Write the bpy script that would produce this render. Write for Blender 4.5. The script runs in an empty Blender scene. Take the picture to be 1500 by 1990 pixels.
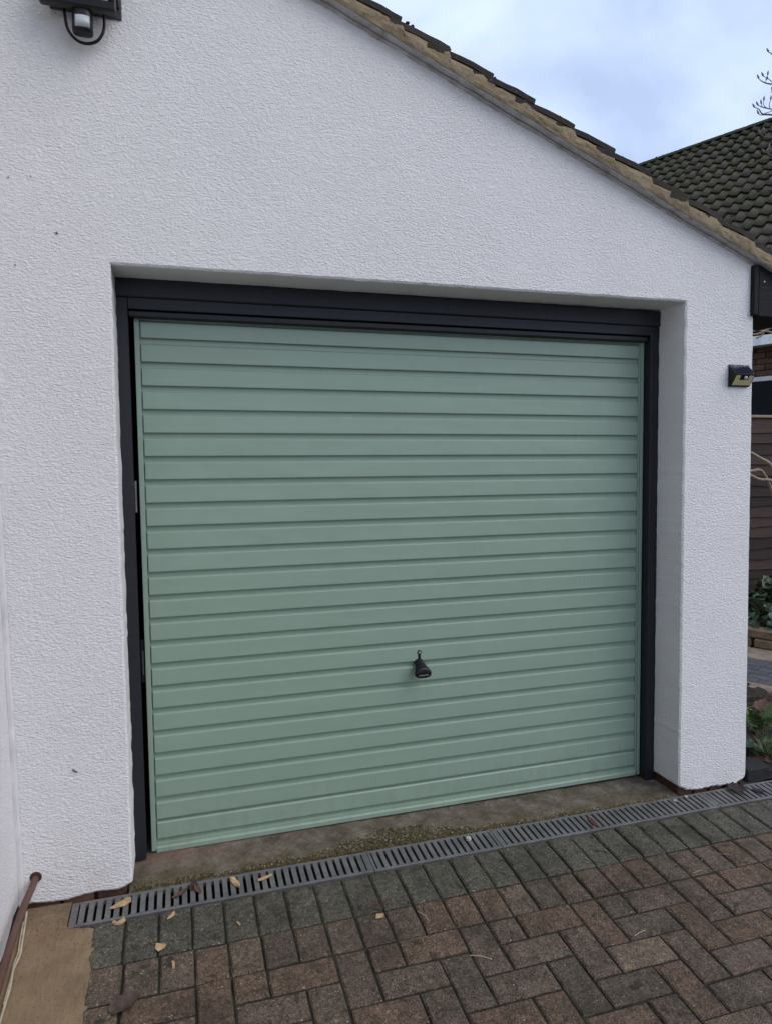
import bpy, bmesh, math, random
from mathutils import Vector, Matrix, noise
from mathutils.geometry import tessellate_polygon
R = math.radians
rnd = random.Random(7)
scene = bpy.context.scene
COL = scene.collection

# ------------------------------------------------------------------ camera
CAM = Vector((0.1303, -2.6533, 1.4493))
cam_data = bpy.data.cameras.new('camera')
cam_data.sensor_width = 36.0
cam_data.lens = 36.0 * 1341.85 / 1990.0
cam_data.clip_start = 0.05
cam_data.clip_end = 2000
cam = bpy.data.objects.new('camera', cam_data)
COL.objects.link(cam)
cam.matrix_world = (Matrix.Translation(CAM) @ Matrix.Rotation(-0.2929, 4, 'Z')
                    @ Matrix.Rotation(1.5080, 4, 'X') @ Matrix.Rotation(-0.0118, 4, 'Z'))
scene.camera = cam

# ------------------------------------------------------------------ sky, sun, exposure
SUN_EL, SUN_AZ = R(44), R(128)          # azimuth clockwise from +Y
world = bpy.data.worlds.new('World')
scene.world = world
world.use_nodes = True
wn = world.node_tree
wn.nodes.clear()
w_out = wn.nodes.new('ShaderNodeOutputWorld')
w_bg = wn.nodes.new('ShaderNodeBackground')
w_sky = wn.nodes.new('ShaderNodeTexSky')
w_sky.sky_type = 'NISHITA'
w_sky.sun_disc = False
w_sky.sun_elevation = SUN_EL
w_sky.sun_rotation = SUN_AZ
w_sky.air_density = 1.0
w_sky.dust_density = 2.0
w_tc = wn.nodes.new('ShaderNodeTexCoord')
w_map = wn.nodes.new('ShaderNodeMapping')
w_map.inputs['Scale'].default_value = (1.0, 1.0, 2.2)
w_noise = wn.nodes.new('ShaderNodeTexNoise')
w_noise.inputs['Scale'].default_value = 2.3
w_noise.inputs['Detail'].default_value = 5
w_noise.inputs['Roughness'].default_value = 0.5
w_noise.inputs['Distortion'].default_value = 0.6
w_ramp = wn.nodes.new('ShaderNodeValToRGB')
w_ramp.color_ramp.elements[0].position = 0.40
w_ramp.color_ramp.elements[0].color = (0.50, 0.50, 0.50, 1)
w_ramp.color_ramp.elements[1].position = 0.62
w_ramp.color_ramp.elements[1].color = (0.95, 0.95, 0.95, 1)
w_mix = wn.nodes.new('ShaderNodeMixRGB')
w_mix.inputs['Color2'].default_value = (6.0, 7.2, 9.9, 1)      # thin high cloud
wn.links.new(w_tc.outputs['Generated'], w_map.inputs['Vector'])
wn.links.new(w_map.outputs['Vector'], w_noise.inputs['Vector'])
wn.links.new(w_noise.outputs['Fac'], w_ramp.inputs['Fac'])
wn.links.new(w_ramp.outputs['Color'], w_mix.inputs['Fac'])
wn.links.new(w_sky.outputs['Color'], w_mix.inputs['Color1'])
wn.links.new(w_mix.outputs['Color'], w_bg.inputs['Color'])
w_bg.inputs['Strength'].default_value = 0.10
wn.links.new(w_bg.outputs['Background'], w_out.inputs['Surface'])

sun_data = bpy.data.lights.new('sun', 'SUN')
sun_data.energy = 1.1
sun_data.angle = R(50)
sun_data.color = (1.0, 0.95, 0.9)
sun = bpy.data.objects.new('sun', sun_data)
COL.objects.link(sun)
sdir = Vector((math.sin(SUN_AZ) * math.cos(SUN_EL), math.cos(SUN_AZ) * math.cos(SUN_EL), math.sin(SUN_EL)))
sun.rotation_euler = sdir.to_track_quat('Z', 'Y').to_euler()
sun.location = sdir * 50

scene.cycles.use_denoising = True
scene.cycles.denoising_input_passes = 'RGB_ALBEDO_NORMAL'
scene.cycles.denoising_prefilter = 'NONE'
scene.view_settings.view_transform = 'Standard'
scene.view_settings.look = 'None'
scene.view_settings.exposure = 0.50
scene.view_settings.gamma = 1.0
scene.view_settings.use_curve_mapping = False

# ------------------------------------------------------------------ material helpers
class NT:
    def __init__(self, name):
        self.m = bpy.data.materials.new(name)
        self.m.use_nodes = True
        self.nt = self.m.node_tree
        self.nt.nodes.clear()
        self.out = self.nt.nodes.new('ShaderNodeOutputMaterial')
        self.b = self.nt.nodes.new('ShaderNodeBsdfPrincipled')
        self.nt.links.new(self.b.outputs[0], self.out.inputs['Surface'])
        self._pos = None
    def n(self, t, **kw):
        nd = self.nt.nodes.new(t)
        for k, v in kw.items():
            if k in nd.inputs:
                self.set(nd.inputs[k], v)
            else:
                setattr(nd, k, v)
        return nd
    def set(self, sock, v):
        if isinstance(v, bpy.types.NodeSocket):
            self.nt.links.new(v, sock)
        elif isinstance(v, (tuple, list)) and len(v) == 3 and sock.type == 'RGBA':
            sock.default_value = (*v, 1)
        else:
            sock.default_value = v
    def pos(self, scale=(1, 1, 1)):
        g = self.n('ShaderNodeNewGeometry')
        mp = self.n('ShaderNodeMapping')
        self.nt.links.new(g.outputs['Position'], mp.inputs['Vector'])
        mp.inputs['Scale'].default_value = scale
        return mp.outputs['Vector']
    def noise(self, scale, detail=3, rough=0.5, dist=0.0, vec=None, out='Fac'):
        nd = self.n('ShaderNodeTexNoise', Scale=scale, Detail=detail, Roughness=rough, Distortion=dist)
        self.nt.links.new(vec if vec is not None else self.pos(), nd.inputs['Vector'])
        return nd.outputs[out]
    def voro(self, scale, feature='F1', vec=None, out='Distance'):
        nd = self.n('ShaderNodeTexVoronoi', feature=feature, Scale=scale)
        self.nt.links.new(vec if vec is not None else self.pos(), nd.inputs['Vector'])
        return nd.outputs[out]
    def ramp(self, fac, stops):
        nd = self.n('ShaderNodeValToRGB')
        el = nd.color_ramp.elements
        while len(el) < len(stops):
            el.new(0.5)
        for e, (p, c) in zip(el, stops):
            e.position = p
            e.color = (*c, 1) if isinstance(c, (tuple, list)) else (c, c, c, 1)
        self.set(nd.inputs['Fac'], fac)
        return nd.outputs['Color']
    def mix(self, fac, a, b, blend='MIX'):
        nd = self.n('ShaderNodeMixRGB', blend_type=blend)
        self.set(nd.inputs['Fac'], fac); self.set(nd.inputs['Color1'], a); self.set(nd.inputs['Color2'], b)
        return nd.outputs['Color']
    def math(self, op, a, b=0.0, clamp=False):
        nd = self.n('ShaderNodeMath', operation=op, use_clamp=clamp)
        self.set(nd.inputs[0], a); self.set(nd.inputs[1], b)
        return nd.outputs[0]
    def mapr(self, v, a, b, c=0.0, d=1.0):
        nd = self.n('ShaderNodeMapRange')
        self.set(nd.inputs['Value'], v)
        for k, x in zip(('From Min', 'From Max', 'To Min', 'To Max'), (a, b, c, d)):
            self.set(nd.inputs[k], x)
        return nd.outputs[0]
    def bump(self, height, dist=0.002, strength=1.0, normal=None):
        nd = self.n('ShaderNodeBump', Strength=strength, Distance=dist)
        self.set(nd.inputs['Height'], height)
        if normal is not None:
            self.set(nd.inputs['Normal'], normal)
        return nd.outputs['Normal']
    def sep(self):
        g = self.n('ShaderNodeNewGeometry')
        s = self.n('ShaderNodeSeparateXYZ')
        self.nt.links.new(g.outputs['Position'], s.inputs[0])
        return s.outputs
    def done(self, color=None, rough=0.6, normal=None, spec=None, metal=None, coat=None):
        if color is not None: self.set(self.b.inputs['Base Color'], color)
        self.set(self.b.inputs['Roughness'], rough)
        if normal is not None: self.set(self.b.inputs['Normal'], normal)
        if spec is not None: self.set(self.b.inputs['Specular IOR Level'], spec)
        if metal is not None: self.set(self.b.inputs['Metallic'], metal)
        if coat is not None: self.set(self.b.inputs['Coat Weight'], coat)
        return self.m

def mat_simple(name, c, rough=0.6, var=0.25, scale=20, bump=0.0, bscale=150, metal=None, spec=None):
    t = NT(name)
    f = t.noise(scale, 4, 0.6)
    c0 = tuple(x * (1 - var) for x in c); c1 = tuple(min(1, x * (1 + var)) for x in c)
    col = t.mix(t.mapr(f, 0.3, 0.7), c0, c1)
    nrm = t.bump(t.noise(bscale, 3, 0.6), bump, 0.8) if bump else None
    return t.done(col, rough, nrm, spec, metal)

def mat_render(name, base):
    """white painted tyrolean render: stipple relief, faint dirt"""
    t = NT(name)
    z = t.sep()[2]
    big = t.noise(1.7, 3, 0.5)
    col = t.mix(t.mapr(big, 0.3, 0.75, 0.0, 1.0), tuple(x * 0.98 for x in base), base)
    # splash-back dirt along the foot of the wall
    d = t.math('MULTIPLY', t.mapr(z, 0.16, 0.0, 0.0, 1.0), t.mapr(t.noise(9, 5, 0.65), 0.42, 0.72), True)
    col = t.mix(t.math('MULTIPLY', d, 0.55), col, (0.42, 0.36, 0.29))
    dust = t.mapr(t.noise(1.1, 4, 0.6, 0.4), 0.45, 0.75)
    col = t.mix(t.math('MULTIPLY', dust, 0.05), col, (0.62, 0.60, 0.55))
    speck_shade = t.mapr(t.noise(300, 2, 0.5), 0.69, 0.76)  # small shadows of the stipple, painted into the colour as dark specks
    col = t.mix(t.math('MULTIPLY', speck_shade, 0.25), col, (0.3, 0.29, 0.28))
    warp = t.n('ShaderNodeMapping'); t.nt.links.new(t.n('ShaderNodeNewGeometry').outputs['Position'], warp.inputs['Vector'])
    warp.inputs['Rotation'].default_value = (0, R(18), 0)
    warp.inputs['Scale'].default_value = (0.68, 1, 1.3)
    ripple = t.ramp(t.noise(132, 4, 0.66, 0.0, vec=warp.outputs['Vector']), [(0.34, 0.0), (0.60, 0.85), (0.75, 1.0)])
    fine = t.noise(250, 3, 0.6)
    lump = t.noise(30, 2, 0.5)
    blobs = t.ramp(t.voro(120, 'F1', vec=warp.outputs['Vector']), [(0.1, 1.0), (0.55, 0.0)])
    patch = t.mapr(t.noise(3.1, 3, 0.55), 0.3, 0.7, 0.90, 1.10)
    h = t.math('ADD', t.math('ADD', t.math('MULTIPLY', ripple, 0.40), t.math('MULTIPLY', fine, 0.42)), t.math('MULTIPLY', blobs, 0.22))
    h = t.math('ADD', t.math('MULTIPLY', h, patch), t.math('MULTIPLY', lump, 0.3))
    nrm = t.bump(h, 0.0060, 1.0)
    return t.done(col, 0.75, nrm, 0.3)

M = {}
M['render'] = mat_render('white_render', (0.80, 0.785, 0.772))
M['render_house'] = mat_render('white_render_house', (0.80, 0.785, 0.785))

def mk_door():
    t = NT('sage_green_steel')
    f = t.noise(5, 3, 0.5)
    col = t.mix(t.mapr(f, 0.3, 0.7), (0.238, 0.326, 0.251), (0.248, 0.337, 0.260))
    dust = t.mapr(t.noise(60, 4, 0.7, vec=t.pos((0.25, 1, 1))), 0.55, 0.85)
    col = t.mix(t.math('MULTIPLY', dust, 0.05), col, (0.34, 0.38, 0.35))
    zz_ = t.sep()[2]
    grime = t.math('MULTIPLY', t.mapr(zz_, 0.30, 0.03), t.mapr(t.noise(24, 5, 0.7, vec=t.pos((1, 1, 0.4))), 0.42, 0.72), True)
    col = t.mix(t.math('MULTIPLY', grime, 0.30), col, (0.15, 0.145, 0.11))
    streak = t.mapr(t.noise(34, 3, 0.6, vec=t.pos((1, 1, 0.05))), 0.58, 0.78)
    col = t.mix(t.math('MULTIPLY', streak, 0.04), col, (0.33, 0.37, 0.33))
    h = t.noise(3.2, 2, 0.5, vec=t.pos((1, 1, 2.5)))
    nrm = t.bump(h, 0.02, 0.22)
    nrm = t.bump(t.noise(900, 1, 0.5), 0.0002, 0.35, nrm)
    return t.done(col, 0.33, nrm, 0.5)
M['door'] = mk_door()
def mk_black_timber():
    t = NT('anthracite_painted_timber')
    g = t.noise(28, 4, 0.6, 0.4, vec=t.pos((0.25, 1, 5)))
    col = t.mix(g, (0.009, 0.010, 0.013), (0.018, 0.019, 0.024))
    return t.done(col, 0.5, t.bump(g, 0.002, 0.35), 0.4)
M['frame'] = mk_black_timber()
def mk_old_board():
    t = NT('weathered_black_board')
    g = t.noise(30, 5, 0.65, 0.5, vec=t.pos((0.6, 1, 7)))
    col = t.mix(t.mapr(g, 0.55, 0.8), (0.009, 0.009, 0.010), (0.038, 0.036, 0.034))
    return t.done(col, 0.7, t.bump(g, 0.004, 0.6), 0.2)
M['board'] = mk_old_board()
M['dark'] = mat_simple('dark_interior', (0.02, 0.02, 0.02), 0.9)
M['steel'] = mat_simple('galvanised_steel', (0.35, 0.34, 0.32), 0.45, 0.3, 30, metal=0.7)
M['chrome'] = mat_simple('bright_metal', (0.85, 0.85, 0.85), 0.35, 0.05, metal=1.0)
M['black_plastic'] = mat_simple('black_plastic', (0.007, 0.007, 0.008), 0.34, 0.2, 50, spec=0.28)
M['black_dull'] = mat_simple('dusty_black_casting', (0.03, 0.03, 0.028), 0.6, 0.5, 60)
M['white_print'] = mat_simple('white_print', (0.30, 0.30, 0.31), 0.5, 0.02)
M['conduit'] = mat_simple('white_plastic_trunking', (0.62, 0.6, 0.6), 0.45, 0.12, 14)
M['lens'] = mat_simple('milky_sensor_lens', (0.42, 0.46, 0.47), 0.3, 0.06, 40)
M['led_lens'] = mat_simple('yellowish_led_lens', (0.50, 0.46, 0.24), 0.35, 0.12, 90)
def mk_glass(name, c, rough=0.06):
    t = NT(name)
    return t.done(c, rough, None, 0.6)
M['solar'] = mk_glass('solar_cell', (0.016, 0.018, 0.032), 0.12)
M['flood_glass'] = mk_glass('floodlight_glass', (0.55, 0.60, 0.60), 0.15)
M['window_glass'] = mk_glass('dark_window_glass', (0.012, 0.014, 0.016), 0.04)

def mk_brickpave(name, c1, c2, speck=0.5):
    t = NT(name)
    oi = t.n('ShaderNodeObjectInfo'); ge = t.n('ShaderNodeNewGeometry')
    r = t.math('FRACT', t.math('ADD', oi.outputs['Random'], ge.outputs['Random Per Island']))
    f = t.noise(26, 5, 0.65)
    base = t.mix(r, c1, c2)
    col = t.mix(1.0, base, t.ramp(f, [(0.25, 0.58), (0.5, 0.95), (0.78, 1.35)]), 'MULTIPLY')
    md = t.noise(75, 4, 0.7)
    col = t.mix(1.0, col, t.ramp(md, [(0.30, 0.45), (0.5, 0.98), (0.70, 1.42)]), 'MULTIPLY')
    gn = t.noise(210, 3, 0.75)
    col = t.mix(1.0, col, t.ramp(gn, [(0.32, 0.35), (0.5, 0.98), (0.70, 1.7)]), 'MULTIPLY')
    # exposed aggregate
    v = t.voro(300, 'F1', out='Color')
    sp = t.n('ShaderNodeSeparateColor'); t.set(sp.inputs[0], v)
    col = t.mix(t.math('MULTIPLY', t.mapr(sp.outputs[0], 0.72, 1.0), 0.5), col, tuple(min(1, x * 2.0 + 0.015) for x in c2))
    col = t.mix(t.math('MULTIPLY', t.mapr(sp.outputs[1], 0.72, 1.0), 0.55), col, tuple(x * 0.30 for x in c1))
    # algae and dark stains
    st = t.mapr(t.noise(5.5, 6, 0.72, 0.3), 0.47, 0.66)
    col = t.mix(t.math('MULTIPLY', st, 0.55), col, (0.024, 0.022, 0.014))
    blot = t.mapr(t.noise(21, 3, 0.5), 0.64, 0.70)
    col = t.mix(t.math('MULTIPLY', blot, 0.62), col, (0.016, 0.016, 0.012))
    # white paint flecks, thickest by the wall corner
    x = t.sep()[0]
    vd = t.voro(110, 'F1'); vs = t.voro(110, 'F1', out='Color')
    s2 = t.n('ShaderNodeSeparateColor'); t.set(s2.inputs[0], vs)
    dot = t.math('LESS_THAN', vd, t.mapr(s2.outputs[2], 0.55, 1.0, 0.0, 0.26))
    dens = t.mapr(x, 0.1, 0.9, 1.75, 0.45)
    dot = t.math('MULTIPLY', dot, t.math('LESS_THAN', s2.outputs[0], t.math('MULTIPLY', dens, speck)))
    col = t.mix(t.math('MULTIPLY', dot, 0.8), col, (0.42, 0.41, 0.38))
    h = t.math('ADD', t.noise(160, 4, 0.7), t.math('MULTIPLY', t.noise(34, 4, 0.65), 0.9))
    nrm = t.bump(h, 0.0095, 0.95)
    return t.done(col, 0.82, nrm, 0.3)
M['brick_charcoal'] = mk_brickpave('charcoal_paver', (0.092, 0.085, 0.065), (0.118, 0.109, 0.083), 0.5)
M['brick_red'] = mk_brickpave('red_brown_paver', (0.132, 0.088, 0.059), (0.164, 0.109, 0.073), 0.4)
M['brick_brown'] = mk_brickpave('brown_paver', (0.120, 0.088, 0.062), (0.158, 0.115, 0.083), 0.4)
M['brick_tan'] = mk_brickpave('buff_brown_paver', (0.155, 0.115, 0.080), (0.182, 0.134, 0.092), 0.4)
M['brick_grey'] = mk_brickpave('grey_brown_paver', (0.096, 0.074, 0.054), (0.122, 0.095, 0.069), 0.4)

def mk_bed():
    t = NT('mossy_jointing_sand')
    f = t.noise(22, 5, 0.65); f2 = t.noise(240, 3, 0.6)
    col = t.mix(t.mapr(f, 0.42, 0.62), (0.011, 0.009, 0.007), (0.020, 0.025, 0.007))
    col = t.mix(t.mapr(f2, 0.5, 0.8), col, (0.032, 0.026, 0.016))
    return t.done(col, 0.95, t.bump(f2, 0.004, 1.0))
M['bed'] = mk_bed()
def mk_mortar_strip():
    t = NT('sandy_mortar')
    f = t.noise(7, 5, 0.6)
    brush = t.noise(60, 4, 0.65, 0.6, vec=t.pos((2.2, 0.35, 1)))
    fine = t.noise(320, 3, 0.6)
    col = t.ramp(f, [(0.3, (0.135, 0.086, 0.048)), (0.55, (0.205, 0.138, 0.077)), (0.75, (0.25, 0.177, 0.102))])
    col = t.mix(t.math('MULTIPLY', t.mapr(brush, 0.4, 0.75), 0.45), col, (0.25, 0.19, 0.10))
    y = t.sep()[1]
    damp = t.math('MULTIPLY', t.mapr(y, -0.42, -0.26, 0.0, 1.0), t.mapr(t.noise(11, 3, 0.6), 0.35, 0.7), True)  # patchy darker tone towards the garage wall
    col = t.mix(t.math('MULTIPLY', damp, 0.7), col, (0.10, 0.065, 0.04))
    h = t.math('ADD', t.math('MULTIPLY', brush, 0.9), t.math('MULTIPLY', fine, 0.5))
    return t.done(col, 0.9, t.bump(h, 0.004, 0.7))
M['strip'] = mk_mortar_strip()
def mk_slab():
    t = NT('stained_concrete')
    s = t.sep()
    f = t.noise(11, 8, 0.74, 0.2); f2 = t.noise(85, 5, 0.72); fine = t.noise(380, 3, 0.6)
    col = t.ramp(f, [(0.36, (0.075, 0.058, 0.038)), (0.50, (0.155, 0.126, 0.090)), (0.66, (0.27, 0.242, 0.198))])
    col = t.mix(t.math('MULTIPLY', t.mapr(f2, 0.45, 0.68), 0.65), col, (0.070, 0.056, 0.030))
    blot = t.mapr(t.noise(19, 3, 0.5), 0.66, 0.71)
    col = t.mix(t.math('MULTIPLY', blot, 0.6), col, (0.03, 0.028, 0.022))
    # pink tint by the left foot of the door
    px = t.math('MULTIPLY', t.mapr(s[0], 0.42, 0.05), t.mapr(s[1], -0.15, -0.03), True)
    px = t.math('MULTIPLY', px, t.mapr(t.noise(12, 4, 0.6), 0.38, 0.6), True)
    col = t.mix(t.math('MULTIPLY', px, 0.65), col, (0.21, 0.10, 0.075))
    # moss along the drain edge
    ms = t.math('MULTIPLY', t.mapr(s[1], -0.11, -0.19), t.mapr(t.noise(16, 5, 0.7), 0.36, 0.6), True)
    mc = t.mix(t.mapr(t.noise(60, 4, 0.7), 0.35, 0.65), (0.055, 0.036, 0.010), (0.13, 0.105, 0.030))
    col = t.mix(t.math('MULTIPLY', ms, 0.85), col, mc)
    h = t.math('ADD', t.math('MULTIPLY', f2, 0.9), t.math('MULTIPLY', fine, 0.4))
    return t.done(col, 0.85, t.bump(h, 0.010, 0.95))
M['slab'] = mk_slab()
def mk_grate():
    t = NT('grey_plastic_grating')
    f = t.noise(14, 4, 0.6); d = t.noise(120, 4, 0.7)
    col = t.ramp(f, [(0.3, (0.078, 0.078, 0.077)), (0.7, (0.145, 0.144, 0.140))])
    col = t.mix(t.math('MULTIPLY', t.mapr(d, 0.56, 0.72), 0.55), col, (0.062, 0.052, 0.038))
    x = t.sep()[0]
    fl = t.math('MULTIPLY', t.mapr(t.noise(260, 3, 0.6), 0.6, 0.68), t.mapr(x, 0.35, -0.05, 0.0, 1.0), True)
    col = t.mix(t.math('MULTIPLY', fl, 0.8), col, (0.42, 0.42, 0.43))
    return t.done(col, 0.6, t.bump(d, 0.0015, 0.6))
M['grate'] = mk_grate()
def mk_moss(name, a, b):
    t = NT(name)
    oi = t.n('ShaderNodeNewGeometry')
    col = t.mix(oi.outputs['Random Per Island'], a, b)
    col = t.mix(t.mapr(t.noise(150, 3, 0.6), 0.35, 0.7, 0.0, 0.6), col, tuple(x * 0.4 for x in a))
    return t.done(col, 0.95, t.bump(t.noise(700, 2, 0.6), 0.002, 1.0))
M['moss'] = mk_moss('brown_moss', (0.036, 0.027, 0.009), (0.115, 0.095, 0.028))
M['grit'] = mk_moss('pale_grit', (0.13, 0.105, 0.068), (0.36, 0.31, 0.235))
M['soil'] = mk_moss('dark_soil', (0.020, 0.014, 0.010), (0.040, 0.028, 0.018))
M['litter'] = mk_moss('brown_leaf_litter', (0.035, 0.020, 0.012), (0.11, 0.062, 0.038))
def mk_verge_mortar():
    t = NT('verge_mortar')
    f = t.noise(9, 5, 0.65); d = t.noise(42, 5, 0.7); fine = t.noise(300, 3, 0.6)
    col = t.ramp(f, [(0.3, (0.170, 0.127, 0.072)), (0.6, (0.265, 0.205, 0.122)), (0.8, (0.20, 0.165, 0.115))])
    col = t.mix(t.math('MULTIPLY', t.mapr(d, 0.54, 0.74), 0.75), col, (0.055, 0.042, 0.028))
    return t.done(col, 0.9, t.bump(t.math('ADD', d, t.math('MULTIPLY', fine, 0.4)), 0.004, 0.8))
M['verge'] = mk_verge_mortar()
def mk_undercloak():
    t = NT('grey_undercloak')
    f = t.noise(12, 5, 0.7, 0.5); s = t.noise(55, 4, 0.7, vec=t.pos((0.6, 1, 1)))
    col = t.ramp(f, [(0.3, (0.26, 0.25, 0.24)), (0.5, (0.42, 0.41, 0.40)), (0.72, (0.58, 0.57, 0.56))])
    col = t.mix(t.math('MULTIPLY', t.mapr(s, 0.6, 0.72), 0.7), col, (0.05, 0.045, 0.04))
    return t.done(col, 0.85, t.bump(s, 0.004, 0.7))
M['undercloak'] = mk_undercloak()
def mk_rooftile(name, base, moss):
    t = NT(name)
    oi = t.n('ShaderNodeObjectInfo')
    f = t.noise(30, 5, 0.7); d = t.noise(5.5, 5, 0.7)
    col = t.mix(oi.outputs['Random'], tuple(x * 0.75 for x in base), tuple(x * 1.3 for x in base))
    col = t.mix(t.math('MULTIPLY', t.mapr(f, 0.5, 0.75), 0.5), col, tuple(x * 2.1 for x in base))
    col = t.mix(t.math('MULTIPLY', t.mapr(t.math('ADD', t.math('MULTIPLY', f, 0.5), t.math('MULTIPLY', d, 0.6)), 0.49, 0.66), 0.85), col, moss)
    white = t.mapr(t.noise(70, 2, 0.4), 0.72, 0.76)
    col = t.mix(t.math('MULTIPLY', white, 0.35), col, (0.3, 0.3, 0.27))
    return t.done(col, 0.9, t.bump(f, 0.006, 0.8), 0.25)
M['rooftile'] = mk_rooftile('mossy_pantile', (0.052, 0.043, 0.034), (0.068, 0.067, 0.020))
M['ridge'] = mk_rooftile('mossy_ridge', (0.034, 0.034, 0.018), (0.058, 0.070, 0.016))
M['plaintile'] = mk_rooftile('weathered_plain_tile', (0.040, 0.033, 0.030), (0.034, 0.031, 0.016))
def mk_pipe():
    t = NT('brown_pipe')
    f = t.noise(18, 5, 0.6, vec=t.pos((1, 0.4, 1)))
    col = t.ramp(f, [(0.3, (0.072, 0.034, 0.024)), (0.7, (0.125, 0.062, 0.045))])
    return t.done(col, 0.55, None, 0.4)
M['pipe'] = mk_pipe()
M['cable'] = mat_simple('beige_cable', (0.42, 0.36, 0.27), 0.6, 0.25, 40)
M['rust_stain'] = mat_simple('rusty_hole', (0.05, 0.022, 0.012), 0.95)
M['wood_chip'] = mat_simple('pale_wood_chip', (0.42, 0.275, 0.145), 0.85, 0.4, 70, 0.002, 220)
M['dry_leaf'] = mat_simple('dry_brown_leaf', (0.085, 0.042, 0.026), 0.8, 0.4, 60, 0.002, 200)
M['brown_leaf'] = mat_simple('damp_brown_leaf', (0.060, 0.038, 0.027), 0.8, 0.5, 50, 0.002, 200)
M['dark_leaf'] = mat_simple('dark_dead_leaf', (0.032, 0.016, 0.013), 0.75, 0.4, 60, 0.002, 200)
M['purple_leaf'] = mat_simple('purplish_dead_leaf', (0.12, 0.075, 0.075), 0.75, 0.35, 50, 0.002, 200)
M['green_leaf'] = mat_simple('blue_green_leaf', (0.036, 0.066, 0.032), 0.5, 0.5, 30, 0.002, 120)
M['fresh_leaf'] = mat_simple('fresh_green_leaf', (0.048, 0.092, 0.016), 0.55, 0.35, 40, 0.001, 150)
M['grass'] = mat_simple('grass_blade', (0.075, 0.105, 0.035), 0.6, 0.4, 30)
M['twig'] = mat_simple('grey_brown_twig', (0.125, 0.088, 0.082), 0.8, 0.3, 60)
M['bud'] = mat_simple('furry_bud', (0.17, 0.13, 0.125), 0.85, 0.3, 90)
M['pale_twig'] = mat_simple('pale_bare_stem', (0.26, 0.20, 0.13), 0.75, 0.25, 40)
M['straw'] = mat_simple('straw', (0.40, 0.32, 0.20), 0.8, 0.15)
M['pebble'] = mat_simple('pale_pebble', (0.42, 0.38, 0.33), 0.7, 0.2, 60)
M['terracotta'] = mat_simple('red_fragment', (0.10, 0.03, 0.026), 0.7, 0.2, 60)
def mk_fence():
    t = NT('weathered_fence_board')
    oi = t.n('ShaderNodeObjectInfo')
    g = t.noise(16, 5, 0.65, 0.5, vec=t.pos((0.25, 1, 6)))
    col = t.mix(oi.outputs['Random'], (0.024, 0.014, 0.010), (0.062, 0.038, 0.028))
    col = t.mix(1.0, col, t.ramp(g, [(0.3, 0.5), (0.75, 1.45)]), 'MULTIPLY')
    return t.done(col, 0.85, t.bump(g, 0.004, 0.7))
M['fence'] = mk_fence()
def mk_stone(name, a, b):
    t = NT(name)
    oi = t.n('ShaderNodeObjectInfo')
    f = t.noise(13, 5, 0.65); fine = t.noise(140, 4, 0.65)
    col = t.mix(oi.outputs['Random'], a, b)
    col = t.mix(1.0, col, t.ramp(f, [(0.3, 0.6), (0.75, 1.3)]), 'MULTIPLY')
    return t.done(col, 0.88, t.bump(t.math('ADD', f, t.math('MULTIPLY', fine, 0.4)), 0.01, 0.7))
M['stone'] = mk_stone('sandstone_block', (0.19, 0.135, 0.075), (0.25, 0.185, 0.11))
M['buff_slab'] = mk_stone('buff_paving_slab', (0.21, 0.165, 0.115), (0.28, 0.22, 0.16))
M['slate_paver'] = mk_stone('slate_grey_paver', (0.060, 0.065, 0.078), (0.085, 0.090, 0.10))
M['black_brick'] = mk_stone('black_edging_brick', (0.012, 0.011, 0.011), (0.018, 0.016, 0.016))
M['house_brick'] = mk_stone('brown_house_brick', (0.095, 0.048, 0.026), (0.145, 0.082, 0.044))
M['red_brick'] = mk_stone('exposed_red_brick', (0.095, 0.045, 0.030), (0.16, 0.080, 0.052))
M['house_mortar'] = mat_simple('house_mortar', (0.10, 0.085, 0.07), 0.9, 0.2, 40, 0.003, 200)
M['white_fascia'] = mat_simple('dull_white_fascia', (0.80, 0.79, 0.75), 0.6, 0.12, 10)
M['grey_upvc'] = mat_simple('grey_white_window_frame', (0.60, 0.60, 0.58), 0.4, 0.08)

# ------------------------------------------------------------------ object helpers
def mesh(name, verts, faces, m=None, smooth=False):
    me = bpy.data.meshes.new(name)
    me.from_pydata([tuple(v) for v in verts], [], faces)
    me.validate()
    if m is not None: me.materials.append(m)
    bm = bmesh.new(); bm.from_mesh(me)
    bmesh.ops.recalc_face_normals(bm, faces=bm.faces)
    bm.to_mesh(me); bm.free()
    if smooth:
        for p in me.polygons: p.use_smooth = True
    return me
def link(name, me, parent=None, loc=None, rot=None, local=False):
    o = bpy.data.objects.new(name, me)
    COL.objects.link(o)
    if loc is not None: o.location = loc
    if rot is not None: o.rotation_euler = rot
    if parent is not None:
        o.parent = parent
        if not local:
            o.matrix_parent_inverse = world_mat(parent).inverted()
    return o
def world_mat(o):
    mb = Matrix.LocRotScale(o.location, o.rotation_euler.to_quaternion(), o.scale)
    if o.parent: return world_mat(o.parent) @ o.matrix_parent_inverse @ mb
    return mb
def obj(name, verts, faces, m, parent=None, smooth=False):
    return link(name, mesh(name, verts, faces, m, smooth), parent)
def thing(name, label, cat, loc=(0, 0, 0), group=None):
    o = bpy.data.objects.new(name, None)
    o.empty_display_size = 0.1
    COL.objects.link(o); o.location = loc
    return tag(o, label, cat, group)
def tag(o, label, cat, group=None):
    o['label'] = label; o['category'] = cat
    if group: o['group'] = group
    return o
def struct(o):
    o['kind'] = 'structure'; return o
def stuff(o):
    o['kind'] = 'stuff'; return o
def V(*a): return Vector(a)

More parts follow.
